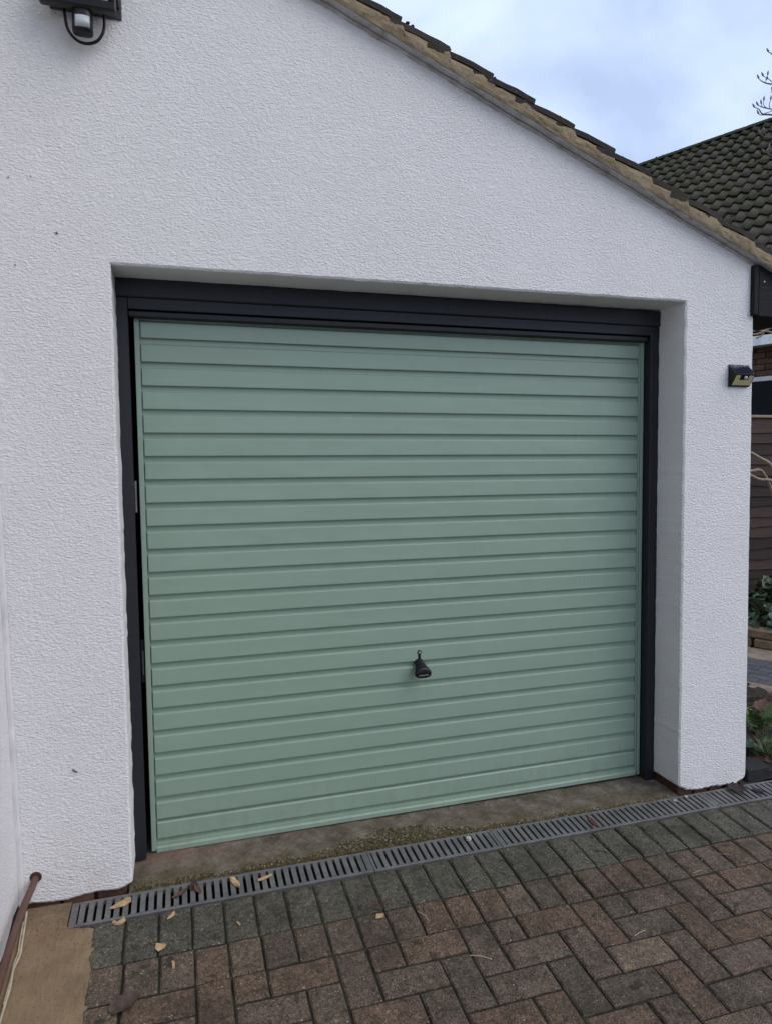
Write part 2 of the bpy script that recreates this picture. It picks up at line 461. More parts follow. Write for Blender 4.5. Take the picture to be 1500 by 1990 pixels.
class MB:
    """collects simple solids into one mesh"""
    def __init__(self): self.v = []; self.f = []
    def add(self, vs, fs):
        k = len(self.v)
        self.v += [tuple(x) for x in vs]; self.f += [tuple(i + k for i in f) for f in fs]
    def box(self, a, b):
        x0, y0, z0 = a; x1, y1, z1 = b
        self.add([(x0, y0, z0), (x1, y0, z0), (x1, y1, z0), (x0, y1, z0), (x0, y0, z1), (x1, y0, z1), (x1, y1, z1), (x0, y1, z1)],
                 [(0, 3, 2, 1), (4, 5, 6, 7), (0, 1, 5, 4), (1, 2, 6, 5), (2, 3, 7, 6), (3, 0, 4, 7)])
        return self
    def bbox(self, a, b, c=0.003):
        """box with all twelve edges chamfered"""
        x0, y0, z0 = a; x1, y1, z1 = b
        bm = bmesh.new()
        bmesh.ops.create_cube(bm, size=1.0)
        for v in bm.verts:
            v.co = Vector(((x0 + x1) / 2 + v.co.x * (x1 - x0), (y0 + y1) / 2 + v.co.y * (y1 - y0), (z0 + z1) / 2 + v.co.z * (z1 - z0)))
        bmesh.ops.bevel(bm, geom=bm.edges[:], offset=c, segments=1, affect='EDGES', profile=0.5)
        bm.verts.index_update()
        self.add([v.co[:] for v in bm.verts], [[v.index for v in f.verts] for f in bm.faces])
        bm.free(); return self
    def tube(self, pts, rads, n=8, cap=True):
        pts = [Vector(p) for p in pts]
        if not isinstance(rads, (list, tuple)): rads = [rads] * len(pts)
        vs = []; fs = []
        up = Vector((0.13, 0.21, 0.97))
        for i, p in enumerate(pts):
            t = (pts[min(i + 1, len(pts) - 1)] - pts[max(i - 1, 0)]).normalized()
            u = t.cross(up)
            if u.length < 1e-3: u = t.cross(Vector((1, 0, 0)))
            u.normalize(); w = t.cross(u)
            for k in range(n):
                a = 2 * math.pi * k / n
                vs.append(p + (u * math.cos(a) + w * math.sin(a)) * rads[i])
        for i in range(len(pts) - 1):
            for k in range(n):
                fs.append((i * n + k, i * n + (k + 1) % n, (i + 1) * n + (k + 1) % n, (i + 1) * n + k))
        if cap:
            fs.append(tuple(range(n))[::-1]); fs.append(tuple((len(pts) - 1) * n + k for k in range(n)))
        self.add(vs, fs); return self
    def prism(self, poly, axis, a, b):
        """extrude a 2-D polygon along an axis: poly gives the two other coordinates in xyz order"""
        def mk(p, t):
            if axis == 0: return (t, p[0], p[1])
            if axis == 1: return (p[0], t, p[1])
            return (p[0], p[1], t)
        n = len(poly)
        self.add([mk(p, a) for p in poly] + [mk(p, b) for p in poly],
                 [tuple(range(n)), tuple(range(2 * n - 1, n - 1, -1))] + [(i, (i + 1) % n, n + (i + 1) % n, n + i) for i in range(n)])
        return self
    def mesh(self, name, m, smooth=False): return mesh(name, self.v, self.f, m, smooth)
    def obj(self, name, m, parent=None, smooth=False): return obj(name, self.v, self.f, m, parent, smooth)

def nz(x, y=0.0, z=0.0, s=1.0): return noise.noise(Vector((x * s, y * s, z * s)))
YB, SL = -0.335, 0.077
def G(y): return SL * (y - YB)            # driveway surface: falls gently towards the camera
WY = -0.215                                # front face of the garage wall

# ================================================================== ground sheets
yr = [-150, -40, -5.5, -3.5, -0.5, -0.3405, -0.213, 2, 40, 150]
zr = [-0.62, -0.56, -0.47, G(-3.5) - 0.075, G(-0.5) - 0.075, -0.075, -0.10, -0.03, -0.1, -0.5]
xr = [-150, -20, -3, 0, 2.55, 6, 20, 150]
gv = [(x, y, z) for y, z in zip(yr, zr) for x in xr]
gf = [(j * len(xr) + i, j * len(xr) + i + 1, (j + 1) * len(xr) + i + 1, (j + 1) * len(xr) + i) for j in range(len(yr) - 1) for i in range(len(xr) - 1)]
struct(obj('ground', gv, gf, M['soil']))

# ================================================================== garage
garage = thing('garage', 'white roughcast garage with a shallow tiled gable roof around the green door', 'garage', (1.07, -0.2, 0))
XL, XRW = -0.470, 2.545                    # front wall extents
OX0, OX1, OZ = -0.0545, 2.181, 2.121        # door opening
def verge_z(x): return 2.309 + 0.4 * (2.517 - x)

def build_wall():
    P = []                                  # (x, z, tag) clockwise outline, dense and a little ragged
    def run(a, b, step, amp, ax, seed):
        n = max(2, int((Vector(b) - Vector(a)).length / step))
        d = (Vector(b) - Vector(a)).normalized(); nrm = Vector((-d.y, d.x))
        for i in range(n):
            t = i / n
            p = Vector(a).lerp(Vector(b), t)
            w = min(1, i / 2.0, (n - i) / 2.0)
            j = (nz(p.x * 16 + seed, p.y * 16) + 0.7 * nz(p.x * 60 + seed, p.y * 60)) * amp * w
            P.append(p + nrm * j)
    def foot_l(x):
        base = 0.026 + 0.010 * nz(x * 9, 3.1) + 0.006 * nz(x * 40, 1.0)
        if x > -0.10: base += 0.03 * (x + 0.10) / 0.045 * (0.6 + 0.4 * nz(x * 70, 5))
        return base
    for i in range(36):
        x = XL + (OX0 - 0.004 - XL) * i / 35.0
        P.append(Vector((x, foot_l(x))))
    run((OX0, 0.05), (OX0, OZ), 0.02, 0.0035, 0, 1)
    run((OX0, OZ), (OX1, OZ + 0.008), 0.025, 0.0022, 0, 4)
    run((OX1, OZ + 0.008), (OX1, 0.05), 0.02, 0.003, 0, 9)
    for i in range(34):
        x = OX1 + (XRW - 0.034 - OX1) * i / 33.0
        base = 0.022 + 0.010 * nz(x * 14, 7.7) + 0.013 * nz(x * 48, 2.2)
        if x < OX1 + 0.05: base += 0.022 * (1 - (x - OX1) / 0.05)
        P.append(Vector((x, base)))
    for k in range(6):                       # rounded foot of the outer corner
        a = k / 5 * math.pi / 2
        P.append(Vector((XRW - 0.034 + 0.034 * math.sin(a) + 0.003 * nz(a * 5, 3), 0.062 - 0.034 * math.cos(a))))
    run((XRW, 0.085), (XRW - 0.012, verge_z(XRW) + 0.02), 0.03, 0.0018, 0, 12)
    P.append(Vector((XRW - 0.012, verge_z(XRW) + 0.02)))
    P.append(Vector((XL, verge_z(XL) + 0.02)))
    n = len(P)
    nr = []
    for i in range(n):
        d = (P[(i + 1) % n] - P[i - 1]).normalized()
        nr.append(Vector((d.y, -d.x)))
    # orientation: outline runs bottom-left -> right, so material lies to the left
    area = sum(P[i].x * P[(i + 1) % n].y - P[(i + 1) % n].x * P[i].y for i in range(n))
    sgn = -1 if area > 0 else 1
    inset = [P[i] + nr[i] * sgn * 0.007 for i in range(n)]
    vs = [(p.x, WY, p.y) for p in inset] + [(p.x, WY + 0.006, p.y) for p in P] + [(p.x, 0.06, p.y) for p in P]
    tri = tessellate_polygon([[Vector((p.x, p.y, 0)) for p in inset]])
    fs = [tuple(t) for t in tri]
    for i in range(n):
        j = (i + 1) % n
        fs.append((i, j, n + j, n + i)); fs.append((n + i, n + j, 2 * n + j, 2 * n + i))
    return obj('front_wall', vs, fs, M['render'], garage)
build_wall()
DEPTH = 5.0
MB().box((XRW - 0.2, 0.0601, -0.1), (XRW - 0.014, DEPTH, 2.318)).obj('side_wall', M['render'], garage)
MB().prism([(-0.392, -0.1), (XRW - 0.006, -0.1), (XRW - 0.006, verge_z(XRW) + 0.008), (-0.392, verge_z(-0.392) + 0.008)], 1, DEPTH + 0.001, DEPTH + 0.2).obj('rear_wall', M['render'], garage)
MB().prism([(0.0601, -0.1), (DEPTH, -0.1), (DEPTH, verge_z(-0.2) - 0.02), (0.0601, verge_z(-0.2) - 0.02)], 0, -0.470, -0.2).obj('side_wall', M['render'], garage)
# red brick footings seen under the ragged foot of the render
def footing(x0, x1, n):
    for i in range(n):
        a = x0 + (x1 - x0) * i / n; b = x0 + (x1 - x0) * (i + 1) / n - 0.010
        MB().bbox((a, WY + 0.022 + 0.004 * rnd.random(), -0.06), (b, 0.05, 0.034), 0.004).obj('brick', M['red_brick'], garage)
footing(-0.385, -0.065, 3)
footing(2.20, 2.530, 4)
MB().box((-0.386, WY + 0.036, -0.09), (-0.062, 0.04, 0.04)).obj('footing_mortar', M['rust_stain'], garage)
MB().box((2.198, WY + 0.036, -0.09), (2.506, 0.04, 0.04)).obj('footing_mortar', M['rust_stain'], garage)

# door frame: posts, head board, two trims
MB().bbox((-0.0585, -0.050, G(-0.05) + 0.006), (-0.0170, 0.045, 2.0565), 0.002).obj('door_post', M['frame'], garage)
MB().bbox((2.139, -0.050, 0.012), (2.1835, 0.045, 2.0565), 0.002).obj('door_post', M['frame'], garage)
MB().bbox((-0.062, -0.058, 2.0575), (2.186, 0.045, 2.1235), 0.004).obj('head_board', M['frame'], garage)
MB().bbox((-0.0165, -0.0505, 2.0175), (2.1385, 0.044, 2.0570), 0.002).obj('head_trim', M['frame'], garage)
MB().bbox((-0.0160, -0.040, 1.9935), (2.1300, 0.030, 2.0140), 0.003).obj('head_trim', M['frame'], garage)
for (x, z, y) in ((0.115, 2.095, -0.0583), (0.02, 2.041, -0.0508), (0.62, 2.094, -0.0583), (1.25, 2.096, -0.0583), (1.9, 2.095, -0.0583), (0.95, 2.036, -0.0508), (1.7, 2.038, -0.0508)):
    MB().tube([(x, y, z), (x, y + 0.002, z)], 0.0028, 8).obj('nail_hole', M['dark'], garage)
# lift arm and spring gear showing in the gap beside the door
MB().box((-0.016, 0.012, 1.30), (-0.010, 0.020, 1.415)).obj('lift_arm', M['steel'], garage)
MB().box((-0.014, 0.014, 0.67), (-0.004, 0.022, 0.83)).obj('lift_bracket', M['black_dull'], garage)
MB().tube([(-0.0085, 0.008, 0.70), (-0.0085, 0.008, 0.79)], 0.0035, 6).obj('lift_spring', M['steel'], garage)

# roof: undercloak, verge mortar, plain tiles stepping down the verge, roof deck behind
ANG = math.atan(0.4)
VT = R(6.3)
def build_verge():
    n = 420
    xs = [-0.39 + (2.79 + 0.39) * i / n for i in range(n + 1)]
    # undercloak: flat strip under the overhang, slightly wavy
    vs = []; fs = []
    for i, x in enumerate(xs):
        z = verge_z(x) + 0.002 * nz(x * 6, 1.2) - 0.05 * max(0, x - 2.45) ** 1.4
        yo = -0.2535 + 0.003 * nz(x * 9, 4)
        vs += [(x, yo, z + 0.005), (x, -0.05, z + 0.001), (x, -0.05, z + 0.009), (x, yo, z + 0.0095)]
    for i in range(n):
        a = 4 * i
        for k in range(4): fs.append((a + k, a + (k + 1) % 4, a + 4 + (k + 1) % 4, a + 4 + k))
    fs += [(0, 1, 2, 3), (4 * n, 4 * n + 3, 4 * n + 2, 4 * n + 1)]
    obj('undercloak', vs, fs, M['undercloak'], garage)
    # mortar bedding with a rough face
    vs = []; fs = []
    rows = 6
    for i, x in enumerate(xs):
        z0 = verge_z(x) + 0.0075 + 0.002 * nz(x * 6, 1.2) - 0.05 * max(0, x - 2.45) ** 1.4
        d_up = ((0.939 + 0.1725 * 40 - x) % 0.1725) / math.cos(ANG)
        hgt = 0.0600 - math.sin(VT) * d_up + 0.002 * nz(x * 30, 9)
        for r in range(rows):
            t = r / (rows - 1)
            y = -0.2565 - 0.003 * math.sin(t * math.pi) + 0.003 * nz(x * 22, t * 3) + 0.0015 * nz(x * 70, t * 9)
            vs.append((x, y, z0 + t * hgt))
        vs.append((x, -0.12, z0 + hgt)); vs.append((x, -0.12, z0))
    m = rows + 2
    for i in range(n):
        for k in range(m):
            fs.append((i * m + k, i * m + (k + 1) % m, (i + 1) * m + (k + 1) % m, (i + 1) * m + k))
    fs += [tuple(range(m)), tuple(n * m + k for k in range(m))[::-1]]
    obj('verge_mortar', vs, fs, M['verge'], garage)
build_verge()
roof = MB()
roof.prism([(-0.39, verge_z(-0.39) + 0.013), (2.80, verge_z(2.80) + 0.013), (2.80, verge_z(2.80) + 0.024), (-0.39, verge_z(-0.39) + 0.024)], 1, -0.05, DEPTH + 0.25)
roof_o = roof.obj('roof_deck', M['dark'], garage)
def tile_mesh(w, L, th, seed):
    """plain tile, slightly cambered, with a worn front corner; local x runs down the slope, y back, z up"""
    r2 = random.Random(seed); nx, ny = 7, 4
    top = []; bot = []
    for i in range(nx):
        for j in range(ny):
            x = -L + L * i / (nx - 1); y = w * j / (ny - 1)
            c = 0.006 * math.sin(math.pi * (i / (nx - 1)))
            ex = 0.006 * nz(x * 40 + seed, y * 40) + (0.012 * r2.random() if (i == nx - 1 and j == 0) else 0)
            ey = 0.006 * nz(x * 30 + seed * 3, 7) if j == 0 else 0
            xx = x - (abs(ex) if i == nx - 1 else 0)
            top.append((xx, y + ey, th + c + 0.002 * nz(x * 50, y * 50, seed)))
            bot.append((xx, y + ey, c))
    vs = top + bot; k = nx * ny; fs = []
    for i in range(nx - 1):
        for j in range(ny - 1):
            a = i * ny + j
            fs.append((a, a + ny, a + ny + 1, a + 1)); fs.append((k + a, k + a + 1, k + a + ny + 1, k + a + ny))
    ring = [i * ny for i in range(nx)] + [(nx - 1) * ny + j for j in range(1, ny)] + [i * ny + ny - 1 for i in range(nx - 2, -1, -1)] + [j for j in range(ny - 2, 0, -1)]
    for a, b in zip(ring, ring[1:] + ring[:1]): fs.append((a, b, k + b, k + a))
    return vs, fs
TM = [mesh('roof_tile', *tile_mesh(0.29, 0.27, 0.020, s), M['plaintile']) for s in range(6)]
GAUGE_X = 0.1725
tilt = VT
x = 2.79; i = 0
tail_x = [0.939 + GAUGE_X * k for k in range(-8, 11)]
for i, tx in enumerate(tail_x):
    z = verge_z(tx) + 0.067 - 0.05 * max(0, tx - 2.45) ** 1.4
    link('roof_tile', TM[i % 6], garage, (tx, -0.2585 + 0.003 * rnd.uniform(-1, 1), z + 0.002 * rnd.uniform(-1, 1)), (R(rnd.uniform(-0.8, 0.8)), ANG - tilt, R(rnd.uniform(-0.6, 0.6))))
# the field of tiles behind the verge (not seen from the drive): one part
fld = MB()
for k, tx in enumerate(tail_x):
    for q in range(1, 16):
        y0 = -0.2585 + 0.292 * q
        vs, fs = tile_mesh(0.288, 0.27, 0.025, k * 3 + q)
        ca, sa = math.cos(ANG - tilt), math.sin(ANG - tilt)
        zz = verge_z(tx) + 0.067
        fld.add([(tx + v[0] * ca + v[2] * sa, y0 + v[1], zz - v[0] * sa + v[2] * ca) for v in vs], fs)
stuff(fld.obj('roof_tile_field', M['plaintile'], garage))
# moss cushions on the verge tiles
def blob(mb, c, r, flat=0.6, n=6, seed=0):
    vs = []; rings = [(0.0, 1.0), (0.55, 0.85), (0.95, 0.35)]
    for h, rr in [(-0.25, 0.8), (0.25, 1.0), (0.75, 0.62)]:
        for k in range(n):
            a = 2 * math.pi * k / n + seed
            q = rr * r * (0.75 + 0.5 * abs(nz(math.cos(a) * 3 + seed, math.sin(a) * 3, h * 4)))
            vs.append((c[0] + math.cos(a) * q, c[1] + math.sin(a) * q, c[2] + h * r * flat))
    vs.append((c[0], c[1], c[2] + r * flat)); vs.append((c[0], c[1], c[2] - 0.25 * r * flat))
    fs = []
    for i in range(2):
        for k in range(n): fs.append((i * n + k, i * n + (k + 1) % n, (i + 1) * n + (k + 1) % n, (i + 1) * n + k))
    for k in range(n): fs.append((2 * n + k, 2 * n + (k + 1) % n, 3 * n)); fs.append(((k + 1) % n, k, 3 * n + 1))
    mb.add(vs, fs)
mm = MB()
for k in range(120):
    x = rnd.choice([rnd.uniform(1.9, 2.75), rnd.uniform(0.8, 2.75)])
    z = verge_z(x) + 0.078 - 0.05 * max(0, x - 2.45) ** 1.4 + rnd.uniform(0, 0.006)
    blob(mm, (x, -0.250 + rnd.uniform(0, 0.06), z + 0.004), rnd.uniform(0.004, 0.010), 0.7, 6, rnd.random() * 6)
stuff(mm.obj('roof_moss', M['ridge'], garage))
# ragged paint and mortar fillet where the undercloak meets the wall
fl_v = []; fl_f = []
nfl = 260
for i in range(nfl + 1):
    x = -0.39 + (2.515 + 0.39) * i / nfl
    z = verge_z(x) + 0.001
    a = 0.010 + 0.007 * nz(x * 7, 1.1) + 0.005 * nz(x * 31, 4.2); b = 0.009 + 0.007 * nz(x * 9, 6.1) + 0.004 * nz(x * 40, 2.2)
    a = max(a, 0.002); b = max(b, 0.002)
    fl_v += [(x, WY - 0.0004, z - b), (x, WY - 0.35 * a, z - 0.4 * b), (x, WY - a, z - 0.0006), (x, WY + 0.004, z + 0.003)]
for i in range(nfl):
    for k in range(4): fl_f.append((4 * i + k, 4 * i + (k + 1) % 4, 4 * i + 4 + (k + 1) % 4, 4 * i + 4 + k))
fl_f += [(0, 1, 2, 3), (4 * nfl + 3, 4 * nfl + 2, 4 * nfl + 1, 4 * nfl)]
obj('verge_fillet', fl_v, fl_f, M['undercloak'], garage)
# eaves board at the right-hand corner
eb = MB()
eb.bbox((2.512, WY - 0.020, 2.088), (2.540, WY + 0.02, 2.300), 0.004)
o = eb.obj('eaves_post', M['board'], garage)
eb = MB(); eb.bbox((2.541, WY - 0.016, 2.083), (2.80, 0.02, 2.301), 0.004)
o = eb.obj('eaves_board', M['board'], garage)
nb = MB()
for (x, z) in ((2.570, 2.232),):
    nb.tube([(x, WY - 0.0172, z), (x, WY - 0.012, z)], 0.0038, 8)
nb.obj('nail_head', M['steel'], garage)
# small fixings and chips left in the render
def fixing(x, z, r, d=0.004):
    b = MB(); b.tube([(x, WY - d, z), (x + r * 0.4, WY + 0.002, z - r * 0.3)], [r, r * 1.3], 7)
    b.obj('wall_plug', M['house_mortar'], garage)

# ================================================================== garage door
door = thing('garage_door', 'sage green ribbed steel up-and-over garage door with black handle', 'garage door', (1.067, 0, 0.03))
DW = 2.1355
DZ0, DZ1 = 0.030, 2.008
def dz(x): return -0.0065 * (x / DW) + 0.0      # the door hangs a touch low to the right
MB().box((0.003, 0.0076, 0.034), (DW - 0.003, 0.012, 2.006)).obj('back_sheet', M['door'], door)
def slat_mesh(h, first=False):
    # (y, z) outline of one pressed rib, face towards -y
    o = [(0.0074, 0.0030), (-0.0030, 0.0004), (-0.0054, 0.0012), (-0.0060, 0.004), (-0.0060, h - 0.0012), (-0.0052, h + 0.0003),
         (-0.0030, h + 0.0016), (0.0074, h + 0.0058)]
    x0, x1 = 0.0225, DW - 0.0285
    b = MB(); b.prism(o, 0, x0, x1)
    return mesh('slat', b.v, b.f, M['door'])
SM = slat_mesh(0.0605)
PIT = 0.0846
for i in range(22):
    z = 1.9265 - PIT * i
    link('slat', SM if i else slat_mesh(0.056), door, (0, 0, z), (0, R(0.10), 0))
sm_last = MB(); sm_last.prism([(0.0074, 0.0030), (-0.0035, 0.0004), (-0.0060, 0.003), (-0.0060, 0.0593), (-0.0030, 0.0621), (0.0074, 0.0660)], 0, 0.0225, DW - 0.0285)
link('slat', mesh('slat', sm_last.v, sm_last.f, M['door']), door, (0, 0, 0.0745), (0, R(0.10), 0))
st = MB(); st.bbox((0.0, -0.0085, 0.031), (0.0175, 0.012, 2.008), 0.0015)
for z in (1.985, 1.945, 0.075): st.tube([(0.0085, -0.0100, z), (0.0085, -0.0080, z)], 0.0022, 8)
st.obj('side_stile', M['door'], door)
st = MB(); st.bbox((DW - 0.0145, -0.0085, 0.024), (DW, 0.012, 2.008), 0.0015); st.bbox((DW - 0.0245, -0.0035, 0.026), (DW - 0.0150, 0.0115, 2.007), 0.0015)
st.obj('side_stile', M['door'], door)
br = MB(); br.prism([(0.0075, 0.026), (-0.0095, 0.024), (-0.0105, 0.026), (-0.0105, 0.041), (-0.0085, 0.044), (-0.0030, 0.046), (-0.0030, 0.056), (0.0075, 0.060)], 0, 0.0180, DW - 0.0250)
br.obj('bottom_rail', M['door'], door)
MB().bbox((0.0180, -0.0040, 1.9905), (DW - 0.0250, 0.0075, 2.0075), 0.0012).obj('top_rail', M['door'], door)
# handle: flaring neck with a broad rounded grip, logo on its end
def build_handle():
    c = Vector((1.062, 0.0, 0.650))
    secs = [  # y, z centre, half width, half height, exponent
        (-0.004, 0.0010, 0.0205, 0.0165), (-0.010, 0.0005, 0.0200, 0.0150), (-0.018, -0.004, 0.0205, 0.0150), (-0.030, -0.012, 0.0245, 0.0165),
        (-0.040, -0.019, 0.0290, 0.0185), (-0.049, -0.025, 0.0335, 0.0205), (-0.056, -0.029, 0.0358, 0.0215), (-0.0605, -0.0305, 0.0340, 0.0200), (-0.0625, -0.031, 0.0300, 0.0165)]
    n = 28; vs = []; fs = []
    for (y, z, a, b) in secs:
        for k in range(n):
            t = 2 * math.pi * k / n
            ct, s_ = math.cos(t), math.sin(t)
            e = 2 / 2.8
            wx = a * abs(ct) ** e * (1 if ct >= 0 else -1); wz = b * abs(s_) ** e * (1 if s_ >= 0 else -1)
            if wz > 0: wx *= 1 - 0.30 * (wz / b)          # narrower towards the top
            vs.append((c.x + wx, c.y + y, c.z + z + wz))
    for i in range(len(secs) - 1):
        for k in range(n): fs.append((i * n + k, i * n + (k + 1) % n, (i + 1) * n + (k + 1) % n, (i + 1) * n + k))
    fs.append(tuple(range(n))); fs.append(tuple((len(secs) - 1) * n + k for k in range(n))[::-1])
    h = obj('handle', vs, fs, M['black_plastic'], door, True)
    cu = bpy.data.curves.new('lettering', 'FONT')
    cu.body = 'GARADOR'; cu.size = 0.0088; cu.align_x = 'CENTER'; cu.extrude = 0.0003
    tmp = bpy.data.objects.new('tmp', cu); COL.objects.link(tmp)
    dg = bpy.context.evaluated_depsgraph_get(); dg.update()
    me = bpy.data.meshes.new_from_object(tmp.evaluated_get(dg))
    bpy.data.objects.remove(tmp)
    me.materials.clear(); me.materials.append(M['white_print'])
    link('lettering', me, h, (c.x, c.y - 0.0630, c.z - 0.0410), (R(90), 0, 0))
build_handle()
lk = MB(); lk.tube([(1.064, -0.0085, 0.6925), (1.064, -0.004, 0.6925)], [0.0088, 0.0092], 16)
lk.bbox((1.0585, -0.0078, 0.664), (1.0695, -0.004, 0.690), 0.001)
lock = lk.obj('lock_cover', M['black_plastic'], door)
lb = MB(); lb.tube([(1.064, -0.0100, 0.6925), (1.064, -0.0080, 0.6925)], 0.0052, 14)
lb.obj('lock_barrel', M['chrome'], lock)
MB().box((1.0632, -0.0103, 0.6890), (1.0646, -0.0098, 0.6955)).obj('keyhole', M['dark'], lock)

# ================================================================== threshold slab, floor, moss
def slab_z(x, y): return 0.0225 - 0.0058 * x + 0.03 * (y + 0.02) if y < 0.05 else 0.0235 - 0.0058 * x
nx, ny = 150, 22
vs = []; fs = []
for j in range(ny + 1):
    t = j / ny
    y = -0.211 + 0.33 * t ** 1.35
    for i in range(nx + 1):
        x = -0.068 + (2.26) * i / nx
        yy = y + (0.004 * nz(x * 16, 3.3) + 0.003 * nz(x * 50, 8)) * (1 - t)
        z = slab_z(x, y) + 0.0022 * nz(x * 9, y * 20) + 0.0012 * nz(x * 45, y * 60)
        e = max(0, 1 - (y + 0.211) / 0.028)
        z -= 0.012 * e * e
        vs.append((x, yy, z))
for j in range(ny):
    for i in range(nx):
        a = j * (nx + 1) + i
        fs.append((a, a + 1, a + nx + 2, a + nx + 1))
k0 = len(vs)
for i in range(nx + 1): vs.append((vs[i][0], vs[i][1] + 0.002, -0.08))
for i in range(nx): fs.append((i, k0 + i, k0 + i + 1, i + 1))
struct(obj('threshold_slab', vs, fs, M['slab'], None, True))
struct(MB().box((-0.199, 0.1195, -0.05), (2.32, DEPTH, 0.012)).obj('garage_floor', M['slab']))

mo = MB(); gr = MB()
def moss_density(x):
    return 0.30 + 0.9 * math.exp(-((x - 0.88) / 0.26) ** 2) + 0.45 * math.exp(-((x - 0.42) / 0.15) ** 2) + 0.2 * math.exp(-((x - 1.3) / 0.3) ** 2)
for _ in range(7500):
    x = rnd.uniform(-0.05, 2.15)
    dn = moss_density(x) * (0.75 + 0.6 * nz(x * 11, 2.0))
    if rnd.random() > dn * 0.75: continue
    wd = 0.018 + 0.085 * math.exp(-((x - 0.92) / 0.24) ** 2) + 0.012 * nz(x * 8, 6)
    y = -0.206 + abs(rnd.gauss(0, wd * 0.55))
    if y > -0.206 + wd * 1.15: continue
    z = slab_z(x, y) - 0.002 - 0.010 * max(0, 1 - (y + 0.211) / 0.028) ** 2
    r = rnd.uniform(0.003, 0.0072) * (1 + 0.5 * math.exp(-((x - 0.92) / 0.24) ** 2))
    blob(mo, (x, y, z), r, 0.62, 5, rnd.random() * 6)
    if rnd.random() < 0.20:
        blob(gr, (x + rnd.uniform(-.02, .02), y + rnd.uniform(0, .012), z + 0.003), rnd.uniform(0.0020, 0.0056), 0.8, 5, rnd.random() * 6)
for _ in range(900):
    x = rnd.uniform(-0.05, 2.16); y = rnd.uniform(-0.205, 0.0)
    blob(gr, (x, y, slab_z(x, y) - 0.0006), rnd.uniform(0.0008, 0.0021), 0.7, 5, rnd.random() * 6)
stuff(tag(mo.obj('moss', M['moss']), 'brown green moss growing along the slab edge above the drain', 'moss'))
stuff(tag(gr.obj('grit', M['grit']), 'pale grit lying among the moss at the slab edge', 'grit'))

# ================================================================== drain: trough and four lengths of grating
DY0, DY1 = YB + 0.0005, -0.2150
tr = MB()
tr.box((-0.243, DY0 + 0.004, -0.12), (3.3, DY1 - 0.002, -0.112))
tr.box((-0.243, DY0 + 0.001, -0.12), (3.3, DY0 + 0.006, -0.014)); tr.box((-0.243, DY1 - 0.006, -0.12), (3.3, DY1 - 0.001, -0.008))
tr.box((-0.246, DY0 + 0.001, -0.12), (-0.2435, DY1 - 0.001, -0.008))
struct(tr.obj('drain_trough', M['dark']))
si_v = [(-0.24 + 3.3 * i / 330, DY0 + 0.0065 + (DY1 - DY0 - 0.013) * j / 8, -0.052 + 0.020 * nz(i * 0.07, j * 0.3) + 0.008 * nz(i * 0.4, j * 0.9, 4)) for j in range(9) for i in range(331)]
struct(obj('drain_silt', si_v, [(j * 331 + i, j * 331 + i + 1, (j + 1) * 331 + i + 1, (j + 1) * 331 + i) for j in range(8) for i in range(330)], M['soil'], None, True))
dcx = (DY0 + DY1) / 2
def bar_mesh():
    p = 0.027; s = 0.0052; hl = 0.043                 # half pitch, half slot, half slot length
    hw = p / 2; r = s
    pts = []
    # one bar with the filleted half slots either side; local x along the drain, y across
    for sx in (1, -1):
        ys = [-1, 1] if sx == 1 else [1, -1]
        arc = []
        for q in range(5):
            a = q / 4 * math.pi / 2
            arc.append((hw - s * math.sin(a) , hl + (s * math.cos(a) if False else s * (math.cos(a)))))
        side = []
        if sx == 1:
            side = [(ax, -ay) for ax, ay in arc] + [(ax, ay) for ax, ay in reversed(arc)]
        else:
            side = [(-ax, ay) for ax, ay in arc] + [(-ax, -ay) for ax, ay in reversed(arc)]
        pts += side
    top = hl + s + 0.0002
    # close along rails
    half = len(pts) // 2
    poly = pts[:half] + [(hw, top)] + [(-hw, top)] + pts[half:] + [(-hw, -top), (hw, -top)]
    b = MB(); b.prism([(x_, y_) for x_, y_ in poly], 2, -0.016, 0.0)
    return mesh('bar', b.v, b.f, M['grate'])
BAR = bar_mesh()
segs = [(-0.245, 0.771, 'grey slotted drain grating, leftmost length by the white wall corner, with wood chips on it'),
        (0.772, 1.279, 'grey slotted drain grating, short length below the thickest moss'),
        (1.280, 2.295, 'grey slotted drain grating, long length right of the moss to below the right pier'),
        (2.296, 3.30, 'grey slotted drain grating, rightmost length running past the black edging brick')]
for x0, x1, lab in segs:
    cx = (x0 + x1) / 2
    zc = G(dcx)
    gt = thing('drain_grating', lab, 'drain grating', (cx, dcx, zc), 'drain gratings in front of the garage')
    gt.rotation_euler = (math.atan(SL), 0, R(rnd.uniform(-0.06, 0.06)))
    hw = (DY1 - DY0) / 2 - 0.001; hl = 0.0484
    L = x1 - x0
    for sy in (1, -1):
        b = MB(); a, c = sorted((sy * hl, sy * hw))
        b.bbox((-L / 2 + 0.0005, a, -0.016), (L / 2 - 0.0005, c, 0.0), 0.0012)
        link('rail', b.mesh('rail', M['grate']), gt, local=True)
    n = int((L - 0.02) / 0.027)
    s0 = -0.027 * (n - 1) / 2
    for i in range(n):
        if x0 + L / 2 + s0 + 0.027 * i > 2.80: continue
        link('bar', BAR, gt, (s0 + 0.027 * i, 0, -0.0004), local=True)
    e = (L - 0.027 * n) / 2
    for sx in (1, -1):
        b = MB(); a, c = sorted((sx * (L / 2 - e + 0.0002), sx * (L / 2 - 0.0006)))
        b.box((a, -hl + 0.0003, -0.016), (c, hl - 0.0003, -0.0006)); link('end_bar', b.mesh('end_bar', M['grate']), gt, local=True)

